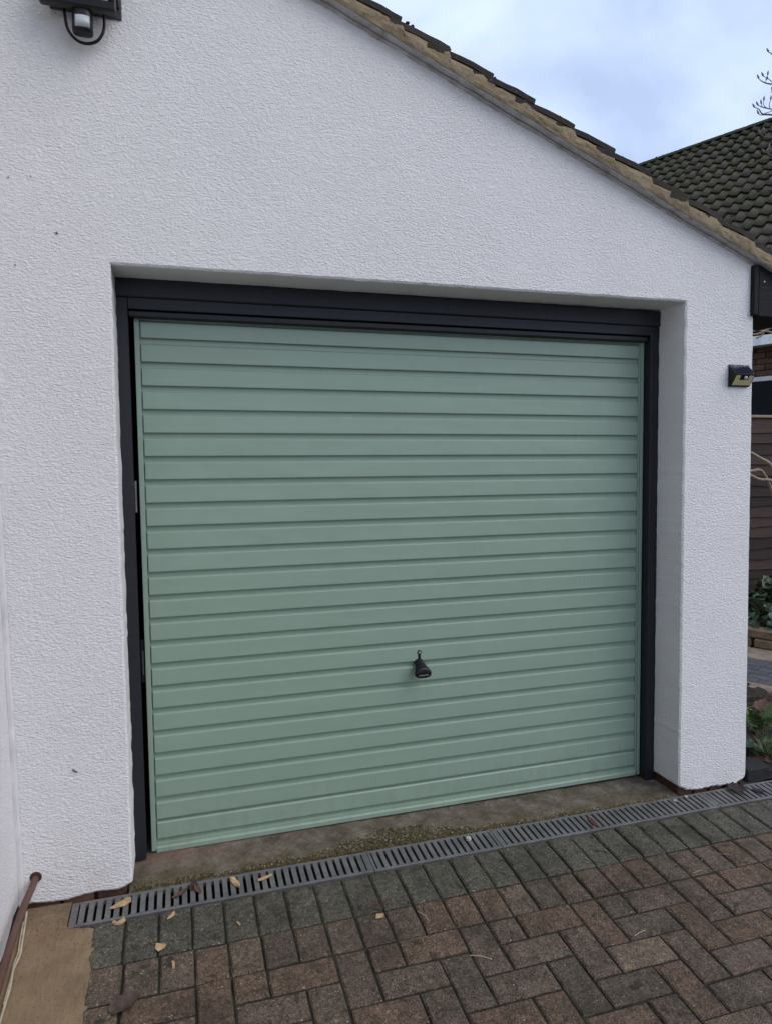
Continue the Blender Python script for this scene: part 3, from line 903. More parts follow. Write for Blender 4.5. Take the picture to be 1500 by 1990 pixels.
# ================================================================== block paving
drive_v = []; drive_f = []
for j in range(141):
    for i in range(401):
        x = -0.20 + 3.2 * i / 400; y = YB - 0.001 - 1.1 * j / 140
        drive_v.append((x, y, G(y) - 0.0086 + 0.0042 * nz(x * 14, y * 14, 1.0) + 0.0022 * nz(x * 60, y * 60, 2.0)))
drive_f = [(j * 401 + i, j * 401 + i + 1, (j + 1) * 401 + i + 1, (j + 1) * 401 + i) for j in range(140) for i in range(400)]
dk = len(drive_v)
bx = [-0.20, 5.0]; by = [-4.2, -1.0, YB - 0.001]
for y in by:
    for x in bx: drive_v.append((x, y, G(y) - 0.0135))
drive = obj('driveway', drive_v, drive_f + [(dk, dk + 1, dk + 3, dk + 2), (dk + 2, dk + 3, dk + 5, dk + 4)], M['bed'])
struct(drive)
def paver_mesh(lx, ly, seed, m):
    """worn rectangular block: bevelled top edge that wanders a little"""
    nxs = max(2, int(lx / 0.034)); nys = max(2, int(ly / 0.034))
    ring = []
    for i in range(nxs): ring.append((-lx / 2 + lx * i / nxs, -ly / 2, 0, -1))
    for i in range(nys): ring.append((lx / 2, -ly / 2 + ly * i / nys, 1, 0))
    for i in range(nxs): ring.append((lx / 2 - lx * i / nxs, ly / 2, 0, 1))
    for i in range(nys): ring.append((-lx / 2, ly / 2 - ly * i / nys, -1, 0))
    n = len(ring); r2 = random.Random(seed)
    A = []; B = []; C = []
    for (x, y, a, b) in ring:
        cx = -1 if x > lx / 2 - 1e-4 else (1 if x < -lx / 2 + 1e-4 else 0)
        cy = -1 if y > ly / 2 - 1e-4 else (1 if y < -ly / 2 + 1e-4 else 0)
        w = 0.0030 * nz(x * 60 + seed * 9.1, y * 60)
        ins = 0.0055 + 0.0022 * nz(x * 45 + seed * 3.3, y * 45) + (0.008 * r2.random() if (cx and cy and r2.random() < 0.55) else (0.004 * r2.random() if r2.random() < 0.12 else 0))
        px, py = x + cx * abs(w), y + cy * abs(w)
        A.append((px + cx * ins, py + cy * ins, 0.0))
        B.append((px + cx * 0.0008, py + cy * 0.0008, -0.0048))
        C.append((px, py, -0.055))
    vs = A + B + C + [(0, 0, 0.0006)]
    fs = [(i, (i + 1) % n, 3 * n) for i in range(n)]
    for k in (0, n):
        for i in range(n): fs.append((k + i, k + n + i, k + n + (i + 1) % n, k + (i + 1) % n))
    return mesh('brick', vs, fs, m)
cache = {}
def get_paver(lx, ly, m):
    k = (round(lx, 3), round(ly, 3), m, rnd.randrange(4))
    if k not in cache: cache[k] = paver_mesh(lx, ly, hash((k[0], k[1], k[3])) % 97 + k[3], M[m])
    return cache[k]
SLA = math.atan(SL)
far = MB(); far_mats = []
n_ind = [0]
bricks_far = {}
def place(cx, cy, lx, ly, m):
    me_j = 0.0042
    lx -= me_j; ly -= me_j
    zj = rnd.uniform(-0.0028, 0.0016)
    rot = (SLA + R(rnd.uniform(-0.4, 0.4)), R(rnd.uniform(-0.45, 0.45)), R(rnd.uniform(-0.5, 0.5)))
    near = (-1.20 < cy and cx < 2.95 and cy > -0.62 - 0.0 * cx - 0.9 and cx < 2.2 + (cy + 1.2) * 1.1 + 0.5)
    if near and n_ind[0] < 298:
        link('brick', get_paver(lx, ly, m), drive, (cx + rnd.uniform(-.0008, .0008), cy, G(cy) + zj), rot); n_ind[0] += 1
    else:
        b = bricks_far.setdefault(m, MB())
        z = G(cy) + zj
        x0, x1, y0, y1 = cx - lx / 2, cx + lx / 2, cy - ly / 2, cy + ly / 2
        i_ = 0.005
        top = [(x0 + i_, y0 + i_), (x1 - i_, y0 + i_), (x1 - i_, y1 - i_), (x0 + i_, y1 - i_)]
        low = [(x0, y0), (x1, y0), (x1, y1), (x0, y1)]
        f_ = lambda p, dz_: (p[0], p[1], z + SL * (p[1] - cy) + dz_)
        b.add([f_(p, 0) for p in top] + [f_(p, -0.005) for p in low] + [f_(p, -0.05) for p in low],
              [(0, 1, 2, 3)] + [(i, 4 + i, 4 + (i + 1) % 4, (i + 1) % 4) for i in range(4)] + [(4 + i, 8 + i, 8 + (i + 1) % 4, 4 + (i + 1) % 4) for i in range(4)])
LEFT = -0.187
def pick():
    return rnd.choices(['brick_red', 'brick_brown', 'brick_tan', 'brick_grey'], [0.38, 0.34, 0.12, 0.16])[0]
# charcoal header course along the drain
HP = 0.102
for i in range(-2, 44):
    xa = -0.0696 + HP * i; xb = xa + HP
    xa = max(xa, LEFT)
    if xb - xa < 0.02: continue
    place((xa + xb) / 2, YB - 0.0985, xb - xa, 0.195, 'brick_charcoal')
# course of cut blocks, then ninety-degree herringbone
U = 0.1013; HX, HY = 1.7596, -0.672
ytop = YB - 0.1955
imin = int(math.floor((LEFT - HX) / U)) 
for i in range(imin, 30):
    xa = max(HX + U * i, LEFT); xb = HX + U * (i + 1)
    if xb - xa < 0.02: continue
    if i == imin or i == imin + 0 and False:
        h = (ytop - HY) * 0.42
        place((xa + xb) / 2, ytop - h / 2, xb - xa, h, 'brick_brown')
        place((xa + xb) / 2, (ytop - h + HY) / 2, xb - xa, (ytop - h) - HY, 'brick_brown')
    else:
        place((xa + xb) / 2, (ytop + HY) / 2, xb - xa, ytop - HY, pick() if i != 1 else 'brick_brown')
JMAX = 34
for j in range(0, JMAX):
    for i in range(imin - 2, 32):
        k = (i + j) % 4
        xa = HX + U * i
        if k == 0:      # vertical block starting here
            a = max(xa, LEFT); b_ = xa + U
            if b_ - a > 0.02: place((a + b_) / 2, HY - U * (j + 1), b_ - a, 2 * U, pick())
        elif k == 1 and j == 0:      # half block under the cut course
            a = max(xa, LEFT); b_ = xa + U
            if b_ - a > 0.02: place((a + b_) / 2, HY - U * 0.5, b_ - a, U, pick())
        elif k == 2:
            a = max(xa, LEFT); b_ = xa + 2 * U
            if b_ - a > 0.02: place((a + b_) / 2, HY - U * (j + 0.5), b_ - a, U, pick())
for m, b in bricks_far.items():
    stuff(b.obj('far_bricks', M[m], drive))

# sandy mortar strip by the left wall
vs = []; fs = []
nxs, nys = 90, 300
for j in range(nys + 1):
    y = -0.212 - 2.6 * (j / nys) ** 1.3
    for i in range(nxs + 1):
        t = i / nxs
        if y > YB: edge = -0.2465 + 0.002 * nz(y * 90, 1)
        else:
            edge = -0.160 + 0.012 * nz(y * 7, 4.4) + 0.010 * nz(y * 26, 1.7) + 0.004 * nz(y * 90, 2)
            edge = min(edge, -0.246 + max(0, (YB - y) / 0.02) * 0.08) if y > YB - 0.03 else edge
        x = -0.408 + (edge + 0.408) * t
        z = G(y) + 0.0062 + 0.004 * (1 - t) + 0.0016 * nz(x * 18, y * 9) + 0.0007 * nz(x * 90, y * 70)
        if y < YB:
            z -= 0.0078 * max(0, (t - 0.78) / 0.22) ** 1.5
            z += 0.0030 * min(1, max(0, (t - 0.72) / 0.12)) * nz(x * 48, y * 34, 5) + 0.0018 * min(1, max(0, (t - 0.72) / 0.12)) * nz(x * 130, y * 120, 2)
        if y > -0.26: z -= 0.004
        vs.append((x, y, z))
for j in range(nys):
    for i in range(nxs):
        a = j * (nxs + 1) + i
        fs.append((a, a + 1, a + nxs + 2, a + nxs + 1))
struct(obj('mortar_strip', vs, fs, M['strip'], None, True))

sg = MB()
for _ in range(520):
    y = -0.23 - abs(rnd.gauss(0, 0.4)); x = rnd.uniform(-0.37, -0.13 if y < YB else -0.255)
    if y < -1.2: continue
    blob(sg, (x, y, G(y) + 0.0068 + 0.003 * max(0, (-0.17 - x) / 0.22)), rnd.uniform(0.0010, 0.0026), 0.8, 5, rnd.random() * 6)
stuff(tag(sg.obj('sand_grains', M['grit']), 'sand grains and grit scattered on the mortar strip by the left wall', 'grit'))

# ================================================================== left house wall, trunking, pipe, cable
house_l = thing('house_wall', 'white roughcast return wall of the house at the left edge', 'wall', (-0.5, -1.4, 0))
vs = []; fs = []
ny_, nz_ = 60, 40
for j in range(nz_ + 1):
    for i in range(ny_ + 1):
        y = WY - 0.0005 - 5.0 * (i / ny_) ** 1.6
        t = j / nz_
        z0 = G(y) + 0.022 + 0.012 * nz(y * 11, 2.5) + 0.008 * nz(y * 37, 0.4)
        z = z0 + (5.2 - z0) * t ** 1.5
        xo = -0.4015 - 0.011 * z - (0.012 if t == 0 else 0) + 0.002 * nz(y * 14, z * 14)
        vs.append((xo, y, z))
for j in range(nz_):
    for i in range(ny_):
        a = j * (ny_ + 1) + i
        fs.append((a, a + 1, a + ny_ + 2, a + ny_ + 1))
obj('wall_face', vs, fs, M['render_house'], house_l, True)
MB().box((-0.72, -5.2, -0.4), (-0.475, WY - 0.001, 5.2)).obj('wall_core', M['house_mortar'], house_l)
tk = MB(); tk.bbox((-0.4045, WY - 0.0125, 0.035), (-0.3868, WY - 0.0005, 3.4), 0.002); tk.bbox((-0.4020, WY - 0.0165, 0.035), (-0.3893, WY - 0.0128, 3.4), 0.0015)
tk.v = [(v[0] - 0.011 * v[2], v[1], v[2]) for v in tk.v]
tag(tk.obj('cable_trunking', M['conduit']), 'thin white cable trunking running up the inner corner of the walls', 'cable trunking')

pp = []
hole = V(-0.3535, -0.195, 0.119)
pk = [(-0.3535, -0.17, 0.121), hole, V(-0.3565, -0.245, 0.1085), V(-0.3655, -0.345, 0.0985), V(-0.366, -0.52, 0.094), V(-0.366, -0.70, 0.074), V(-0.367, -1.0, 0.04), V(-0.368, -1.6, -0.03)]
def smooth_path(pk, n=8):
    pk = [Vector(p) for p in pk]; out = []
    for i in range(len(pk) - 1):
        p0 = pk[max(i - 1, 0)]; p1 = pk[i]; p2 = pk[i + 1]; p3 = pk[min(i + 2, len(pk) - 1)]
        for q in range(n):
            t = q / n
            out.append(0.5 * ((2 * p1) + (p2 - p0) * t + (2 * p0 - 5 * p1 + 4 * p2 - p3) * t * t + (-p0 + 3 * p1 - 3 * p2 + p3) * t ** 3))
    out.append(pk[-1]); return out
pt = MB().tube(smooth_path(pk), 0.0113, 14)
tag(pt.obj('overflow_pipe', M['pipe'], None, True), 'brown pipe coming out of a hole in the wall at bottom left', 'pipe')
hb = MB(); hb.tube([(-0.3525, WY - 0.0012, 0.1195), (-0.3525, WY + 0.0005, 0.1195)], [0.0175, 0.0195], 12)
hb.obj('pipe_hole', M['rust_stain'], garage)
ck = [(-0.378, -0.243, 0.024), (-0.372, -0.304, 0.020), (-0.366, -0.373, 0.014), (-0.361, -0.442, 0.009), (-0.367, -0.496, 0.006), (-0.362, -0.564, 0.0), (-0.3625, -0.63, -0.005), (-0.363, -0.67, -0.009), (-0.361, -0.84, -0.022), (-0.36, -1.2, -0.05), (-0.36, -1.6, -0.08)]
cb = MB().tube(smooth_path(ck), 0.0036, 8)
cb.tube(smooth_path([(-0.379, -0.29, 0.021), (-0.373, -0.371, 0.014), (-0.3675, -0.428, 0.010), (-0.370, -0.475, 0.007), (-0.3665, -0.53, 0.003), (-0.366, -0.62, -0.004)]), 0.0024, 7)
tag(cb.obj('beige_cable', M['cable'], None, True), 'thin beige cable lying on the mortar beside the brown pipe', 'cable')

# ================================================================== floodlight (top left)
fl = thing('floodlight', 'black floodlight with motion sensor on the wall at top left', 'floodlight', (-0.11, WY, 2.95))
tl = R(3)
def frot(p, piv=(0, -0.300, 2.858)):
    y, z = p[1] - piv[1], p[2] - piv[2]
    return (p[0], piv[1] + y * math.cos(tl) - z * math.sin(tl), piv[2] + y * math.sin(tl) + z * math.cos(tl))
def rbox(a, b, c=0.004):
    k = MB(); k.bbox(a, b, c); k.v = [frot(p) for p in k.v]; return k
x0, x1 = -0.223, -0.006
body = rbox((x0, -0.3000, 2.858), (x1, -0.270, 3.03), 0.005)
body.obj('lamp_housing', M['black_dull'], fl)
rim = MB()
for a, b in [((x0 + 0.003, -0.3060, 2.860), (x1 - 0.003, -0.3005, 2.884)), ((x0 + 0.003, -0.3060, 3.005), (x1 - 0.003, -0.3005, 3.028)),
             ((x0 + 0.003, -0.3060, 2.8845), (x0 + 0.021, -0.3005, 3.0045)), ((x1 - 0.021, -0.3060, 2.8845), (x1 - 0.003, -0.3005, 3.0045))]:
    rim.bbox(a, b, 0.002)
rim.v = [frot(p) for p in rim.v]; rim.obj('lamp_rim', M['black_plastic'], fl)
gl = rbox((x0 + 0.022, -0.3035, 2.885), (x1 - 0.022, -0.3008, 3.004), 0.0008); gl.obj('glass', M['flood_glass'], fl)
for i in range(9):
    xx = x0 + 0.02 + i * 0.0215
    fin = MB(); fin.box((xx, -0.2695, 2.875), (xx + 0.004, -0.252, 3.015)); fin.v = [frot(p) for p in fin.v]
    fin.obj('cooling_fin', M['black_dull'], fl)
bk = MB(); bk.bbox((x0 + 0.02, WY - 0.006, 2.884), (x1 + 0.012, WY - 0.0005, 2.99), 0.002)
bk.obj('back_plate', M['black_dull'], fl)
for xa in (x0 - 0.006, x1 + 0.001): MB().bbox((xa, WY - 0.075, 2.915), (xa + 0.005, WY - 0.0062, 2.955), 0.001).obj('bracket', M['black_dull'], fl)
# sensor pod
def pod(xc, yc, z0, z1, w, d, m, name, par, n=18):
    b = MB(); vs = []; fs = []
    zs = [(z0, 0.90), (z0 + 0.004, 1.0), (z1 - 0.004, 1.0), (z1, 0.92)]
    for (z, s) in zs:
        for k in range(n):
            t = 2 * math.pi * k / n; e = 0.62
            ct, st_ = math.cos(t), math.sin(t)
            vs.append((xc + w * s * abs(ct) ** e * (1 if ct > 0 else -1), yc + d * s * abs(st_) ** e * (1 if st_ > 0 else -1), z))
    for i in range(3):
        for k in range(n): fs.append((i * n + k, i * n + (k + 1) % n, (i + 1) * n + (k + 1) % n, (i + 1) * n + k))
    fs.append(tuple(range(n))); fs.append(tuple(3 * n + k for k in range(n)))
    return obj(name, vs, fs, m, par, True)
pod(-0.105, -0.277, 2.792, 2.8575, 0.0300, 0.022, M['black_plastic'], 'sensor', fl)
vs = []; fs = []
for j in range(2):
    for i in range(9):
        t = -1 + 2 * i / 8
        vs.append((-0.1035 + 0.0208 * t, -0.2985 - 0.0045 * (1 - t * t), 2.8005 + 0.033 * j))
for i in range(8): fs.append((i, i + 1, 10 + i, 9 + i))
k = len(vs)
vs += [(v[0], v[1] + 0.006, v[2]) for v in vs]
for i in range(8): fs.append((k + i, k + 9 + i, k + 10 + i, k + i + 1))
for a, b in [(i, i + 1) for i in range(8)] + [(9 + i, 10 + i) for i in range(8)] + [(0, 9), (8, 17)]: fs.append((a, b, k + b, k + a))
obj('sensor_lens', vs, fs, M['lens'], fl, True)
cl = MB().tube(smooth_path([(-0.158, -0.262, 2.895), (-0.157, -0.258, 2.855), (-0.150, -0.254, 2.812), (-0.127, -0.252, 2.785), (-0.098, -0.250, 2.779), (-0.068, -0.250, 2.791), (-0.050, -0.250, 2.818), (-0.0445, -0.248, 2.850), (-0.047, -0.244, 2.885)]), 0.0046, 10)
cl.obj('cable_loop', M['black_plastic'], fl, True)

# ================================================================== solar wall light
so = thing('solar_light', 'small black wedge shaped solar wall light by the right corner', 'wall light', (2.455, WY, 1.83))
X0, X1 = 2.403, 2.506
prof = [(WY - 0.0005, 1.876), (WY - 0.007, 1.876), (WY - 0.009, 1.868), (WY - 0.043, 1.8345), (WY - 0.0425, 1.829), (WY - 0.013, 1.787), (WY - 0.009, 1.783), (WY - 0.0005, 1.783)]
MB().prism(prof, 0, X0, X1).obj('light_housing', M['black_plastic'], so)
def plate(pts, th, m, name, par):
    """flat plate from a list of points lying on a plane, thickened along the normal"""
    p = [Vector(q) for q in pts]
    nrm = (p[1] - p[0]).cross(p[-1] - p[0]).normalized() * th
    n = len(p)
    return obj(name, [*p, *[q + nrm for q in p]], [tuple(range(n)), tuple(range(2 * n - 1, n - 1, -1))] + [(i, (i + 1) % n, n + (i + 1) % n, n + i) for i in range(n)], m, par)
def lerp3(a, b, t): return tuple(a[i] + (b[i] - a[i]) * t for i in range(3))
def on_top(u, v):     # u across, v from wall to ridge
    y = (WY - 0.009) + (-0.034) * v; z = 1.868 - 0.0335 * v
    return (X0 + (X1 - X0) * u, y - 0.0008, z + 0.0009)
plate([on_top(0.07, 0.06), on_top(0.07, 0.90), on_top(0.93, 0.90), on_top(0.93, 0.06)], 0.0008, M['solar'], 'solar_panel', so)
def on_front(u, v):   # v from ridge down
    y = (WY - 0.0425) + 0.0295 * v; z = 1.829 - 0.042 * v
    return (X0 + (X1 - X0) * u, y - 0.0010, z - 0.0007)
plate([on_front(0.05, 0.05), on_front(0.05, 0.95), on_front(0.95, 0.95), on_front(0.95, 0.05), on_front(0.72, 0.05), on_front(0.72, 0.45), on_front(0.28, 0.45), on_front(0.28, 0.05)], 0.0006, M['led_lens'], 'led_lens', so)
sb = MB(); c_ = Vector(on_front(0.56, 0.24)); sb.tube([c_ + V(0, -0.007, -0.003), c_ + V(0, -0.005, -0.002), c_ + V(0, 0.002, 0.001)], [0.003, 0.0068, 0.0078], 12)
sb.obj('sensor_dome', M['lens'], so, True)
for u in (0.28, 0.76):
    sc = MB(); sc.tube([(X0 + (X1 - X0) * u, WY - 0.0092, 1.8725), (X0 + (X1 - X0) * u, WY - 0.0065, 1.8725)], 0.0026, 8); sc.obj('screw', M['steel'], so)

# ================================================================== bits lying about
def gz(y): return G(y)
def chip(x, y, pts, th, rotz, label, m='wood_chip', z=None, tilt_=(0, 0), name='wood_chip', cat='wood chip', group='pale wood chips on the paving and drain'):
    n = len(pts)
    mx = max(abs(p[0]) for p in pts) + abs(max(p[1] for p in pts))
    bend = lambda p: (0.0 if name != 'wood_chip' else 0.22 * (p[0] * p[0] + 0.6 * p[1] * p[1]) / mx)
    vs = [(p[0], p[1], bend(p) + 0.0008 * math.sin(i * 1.7)) for i, p in enumerate(pts)] + [(p[0] * 0.93, p[1] * 0.93, bend(p) + th + 0.0015 * math.sin(i * 2.3)) for i, p in enumerate(pts)]
    fs = [tuple(range(n))[::-1], tuple(range(n, 2 * n))] + [(i, (i + 1) % n, n + (i + 1) % n, n + i) for i in range(n)]
    o = obj(name, vs, fs, M[m])
    o.location = (x, y, (gz(y) if z is None else z) + 0.0015)
    o.rotation_euler = (SLA + tilt_[0], tilt_[1], R(rotz))
    tag(o, label, cat, group)
    return o
long_ = [(-0.035, -0.006), (-0.02, -0.011), (0.012, -0.016), (0.034, -0.012), (0.038, 0.004), (0.026, 0.014), (0.004, 0.008), (-0.022, 0.002)]
curl = [(-0.021, -0.004), (-0.012, -0.016), (0.008, -0.019), (0.022, -0.010), (0.020, 0.010), (0.010, 0.004), (-0.004, -0.006), (-0.014, 0.008)]
tri_ = [(-0.017, -0.010), (-0.004, -0.008), (0.016, 0.002), (0.014, 0.015), (0.002, 0.010), (-0.008, 0.001)]
fan = [(-0.016, 0.012), (-0.012, -0.010), (0.002, -0.018), (0.016, -0.004), (0.017, 0.010), (0.002, 0.014)]
leafy = [(-0.010, 0.030), (-0.014, 0.010), (-0.006, -0.018), (0.008, -0.036), (0.014, -0.014), (0.010, 0.012), (0.004, 0.026)]
chip(-0.093, -0.268, long_, 0.004, 18, 'long split wood chip lying across the left end of the drain grating', tilt_=(R(3), R(-3)))
chip(-0.092, -0.350, curl, 0.005, 10, 'curved wood chip on the first charcoal block just below the drain')
chip(0.071, -0.372, tri_, 0.003, 15, 'small triangular wood chip on the third charcoal block')
chip(0.038, -0.500, fan, 0.003, -20, 'fan shaped wood chip at the lower edge of the charcoal row')
chip(0.284, -0.262, leafy, 0.003, 10, 'upright pointed wood chip on the drain grating left of the sliver chip', tilt_=(R(2), 0))
chip(0.388, -0.272, [(-0.028, -0.008), (-0.005, -0.006), (0.028, 0.006), (0.024, 0.012), (0.0, 0.009), (-0.026, 0.003)], 0.003, 4, 'sliver of wood lying across the grating right of the pointed chip', tilt_=(R(2), 0))
chip(0.722, -0.560, [(-0.016, -0.008), (0.012, -0.012), (0.018, 0.004), (-0.006, 0.011)], 0.003, 5, 'square wood chip beside the dried weed on a reddish block')
chip(0.078, -0.585, [(-0.004, -0.016), (0.004, -0.014), (0.005, 0.014), (-0.003, 0.016)], 0.002, 4, 'thin upright wood splinter on the brown blocks at lower left')
chip(0.278, -0.465, [(-0.003, -0.012), (0.003, -0.010), (0.002, 0.012), (-0.002, 0.010)], 0.002, 25, 'tiny wood splinter on a charcoal block below the pointed chip')
chip(1.170, -0.256, [(-0.010, -0.004), (-0.002, -0.010), (0.010, -0.006), (0.011, 0.006), (0.0, 0.010), (-0.009, 0.006)], 0.009, 0, 'rounded pale pebble lodged in the drain grating', 'pebble', name='pebble', cat='pebble', group=None)
chip(1.703, -0.284, [(-0.010, -0.024), (0.0, -0.030), (0.010, -0.020), (0.011, 0.016), (0.002, 0.024), (-0.008, 0.018)], 0.005, 2, 'dark red fragment lying across a slot of the grating', 'terracotta', name='red_fragment', cat='fragment', group=None)
for (x, y, s, lab) in [(2.205, -0.232, 0.9, 'white flake on the grating under the right pier, nearer the bricks'), (2.135, -0.247, 1.1, 'white flake on the grating left of the right pier')]:
    chip(x, y, [(-0.008 * s, -0.005), (0.006 * s, -0.008), (0.009 * s, 0.004), (-0.004, 0.007 * s)], 0.005, rnd.uniform(0, 90), lab, 'pebble', name='paint_flake', cat='flake', group='white flakes fallen on the grating')

def leaf_mesh(L, W, m, curlx=0.3, seed=0, lobes=0.0, name='leaf'):
    """leaf blade along +x with a folded midrib; base at origin"""
    n = 9; vs = []; fs = []
    for i in range(n + 1):
        t = i / n
        w = W * math.sin(math.pi * min(1, 0.06 + 0.94 * t) ** 0.8) ** 0.8
        w *= 1 + lobes * math.sin(i * 2.9 + seed)
        if i == n: w = W * 0.02
        z = curlx * L * (t * t * 0.5 - t * 0.15) + 0.08 * W * nz(t * 5, seed)
        for s in (-1, -0.5, 0, 0.5, 1):
            vs.append((L * t, s * w, z + abs(s) * w * (0.35 + 0.3 * nz(t * 4, s * 2, seed))))
    for i in range(n):
        for s in range(4):
            a = i * 5 + s; fs.append((a, a + 1, a + 6, a + 5))
    k = len(vs)
    vs += [(a, b, c - 0.0008) for a, b, c in vs]
    fs += [tuple(k + q for q in reversed(f)) for f in fs]
    return mesh(name, vs, fs, m, True)
lf = link('dead_leaf', leaf_mesh(0.100, 0.027, M['brown_leaf'], 0.04, 3, 0.10)); lf.location = (-0.085, -0.715, gz(-0.715) + 0.004); lf.rotation_euler = (SLA, 0, R(38))
tag(lf, 'large flat brown leaf on the brown blocks at lower left', 'leaf')
lf = link('dead_leaf', leaf_mesh(0.085, 0.030, M['dark_leaf'], 0.25, 5, 0.15)); lf.location = (2.440, -0.222, gz(-0.222) + 0.012); lf.rotation_euler = (R(10), R(4), R(-62))
tag(lf, 'dark reddish dead leaf on the grating by the foot of the right pier', 'leaf')
lf = link('dead_leaf', leaf_mesh(0.06, 0.012, M['dark_leaf'], 0.1, 8, 0.1)); lf.location = (2.53, -0.262, gz(-0.262) + 0.004); lf.rotation_euler = (SLA, 0, R(-58))
tag(lf, 'narrow brown dead leaf on the grating near the black edging brick', 'leaf')
for q, (x, y, a, L, lab) in enumerate([(0.135, -0.262, 70, 0.055, 'curled brown leaf scrap in the grating slots, right of the long chip'),
                                       (0.165, -0.285, 110, 0.05, 'brown leaf scrap stuck in the grating below the curled scrap'), (0.075, -0.285, 30, 0.06, 'brown leaf scrap on the grating nearest the long chip')]):
    lf = link('leaf_scrap', leaf_mesh(L, 0.010, M['dry_leaf' if q else 'dark_leaf'], 0.5, q, 0.3)); lf.location = (x, y, gz(y) + 0.003); lf.rotation_euler = (SLA, 0, R(a))
    tag(lf, lab, 'leaf', 'leaf scraps caught in the grating')
# dried weed growing out of a joint
wd = MB()
for q in range(9):
    a = R(-70 + q * 17 + rnd.uniform(-6, 6)); L = rnd.uniform(0.035, 0.07)
    wd.tube(smooth_path([(0, 0, 0), (math.sin(a) * L * 0.5, 0.01, 0.012), (math.sin(a) * L, 0.012 + math.cos(a) * L * 0.6, 0.014 + 0.01 * rnd.random())], 4), [0.0012] * 8 + [0.0006], 5)
w_o = wd.obj('dried_weed', M['dry_leaf']); w_o.location = (0.738, -0.530, gz(-0.53)); tag(w_o, 'dried brown weed sprouting from the joint under the charcoal row', 'weed')
def twig(x, y, pts, r, m, label, name='twig'):
    o = MB().tube(smooth_path(pts, 6), r, 6).obj(name, M[m], None, True)
    o.location = (x, y, gz(y) + r * 1.1); o.rotation_euler = (SLA, 0, 0)
    return tag(o, label, 'twig', 'twigs and straws on the paving')
twig(2.01, -0.605, [(-0.065, -0.010, 0), (-0.02, 0.008, 0.003), (0.03, 0.006, 0.004), (0.075, -0.016, 0)], 0.0016, 'twig', 'thin curved brown twig on the blocks at the right below the grating')
twig(0.97, -0.809, [(-0.030, 0.016, 0), (0, 0.002, 0.002), (0.028, -0.018, 0)], 0.0013, 'straw', 'short pale straw on a brown block in the middle foreground', 'straw')
twig(1.50, -0.86, [(-0.025, -0.004, 0), (0.0, 0.003, 0.001), (0.025, 0.008, 0)], 0.0011, 'straw', 'faint straw on a red brown block right of the middle', 'straw')
twig(1.90, -0.66, [(-0.028, -0.002, 0), (0.0, 0.001, 0.001), (0.02, 0.004, 0)], 0.0010, 'straw', 'pale straw on the block left of the curved twig', 'straw')
twig(0.86, -0.60, [(-0.010, 0.030, 0), (0.004, 0.004, 0.002), (0.012, -0.026, 0)], 0.0012, 'straw', 'pale stalk crossing the joint right of the dried weed', 'straw')

# tufts of moss in the joints
jm = MB()
for _ in range(900):
    y = -0.34 - abs(rnd.gauss(0, 0.5)); x = rnd.uniform(-0.1, 2.7)
    if y < -1.3: continue
    # snap to a joint line
    if rnd.random() < 0.5:
        if y > ytop: x = -0.0696 + HP * round((x + 0.0696) / HP)
        else: x = HX + U * round((x - HX) / U)
    else:
        y = min([YB - 0.1955, HY] + [HY - U * k for k in range(1, 7)], key=lambda t: abs(t - y))
    if nz(x * 5, y * 5, 3) < 0.05: continue
    blob(jm, (x + rnd.uniform(-.0025, .0025), y + rnd.uniform(-.0025, .0025), G(y) - 0.006), rnd.uniform(0.0022, 0.0042), 0.7, 5, rnd.random() * 6)
stuff(tag(jm.obj('joint_moss', M['ridge']), 'dark green moss in the joints of the block paving', 'moss'))

# ================================================================== garden to the right
# black edging brick
eb = MB(); eb.bbox((2.572, -0.195, 0.0), (2.715, -0.09, 0.062), 0.006)
e_o = eb.obj('edging_brick', M['black_brick']); tag(e_o, 'black edging brick beside the drain at the right garage corner', 'brick')
e_o.rotation_euler = (0, 0, 0)
bed = MB()
vs = []; fs = []
nb_ = 40
for j in range(nb_ + 1):
    for i in range(nb_ + 1):
        x = 2.53 + 1.7 * i / nb_; y = -0.205 + 1.75 * j / nb_
        vs.append((x, y, 0.006 + 0.012 * nz(x * 7, y * 7) + 0.008 * nz(x * 23, y * 23) + 0.02 * min(1, j / 8)))
for j in range(nb_):
    for i in range(nb_):
        a = j * (nb_ + 1) + i
        if (vs[a][0] - 3.62) * 0.898 + (vs[a][1] - 0.78) * 0.439 < -0.03: fs.append((a, a + 1, a + nb_ + 2, a + nb_ + 1))
struct(obj('flower_bed', vs, fs, M['soil'], None, True))
lt = MB()
for _ in range(700):
    x = rnd.uniform(2.55, 3.7); y = rnd.uniform(-0.19, 1.1)
    if (x - 3.62) * 0.898 + (y - 0.78) * 0.439 > -0.02: continue
    L = rnd.uniform(0.012, 0.045); a = rnd.uniform(0, 6.28); w = L * rnd.uniform(0.3, 0.5)
    z = 0.03 + rnd.uniform(0, 0.022); ca, sa = math.cos(a), math.sin(a)
    pts = [(-L, 0, 0), (-L * .3, -w, .008), (L * .5, -w * .7, .004), (L, 0, .010), (L * .4, w, .006), (-L * .4, w * .8, .012)]
    lt.add([(x + p[0] * ca - p[1] * sa, y + p[0] * sa + p[1] * ca, z + p[2] * rnd.uniform(0, 2)) for p in pts], [(0, 1, 2, 3, 4, 5)])
stuff(tag(lt.obj('leaf_litter', M['litter']), 'brown leaf litter covering the flower bed beside the garage', 'leaf litter'))

dH = V(-0.44, 0.90, 0).normalized(); pH = V(0.90, 0.44, 0).normalized()     # along and behind the neighbour's house
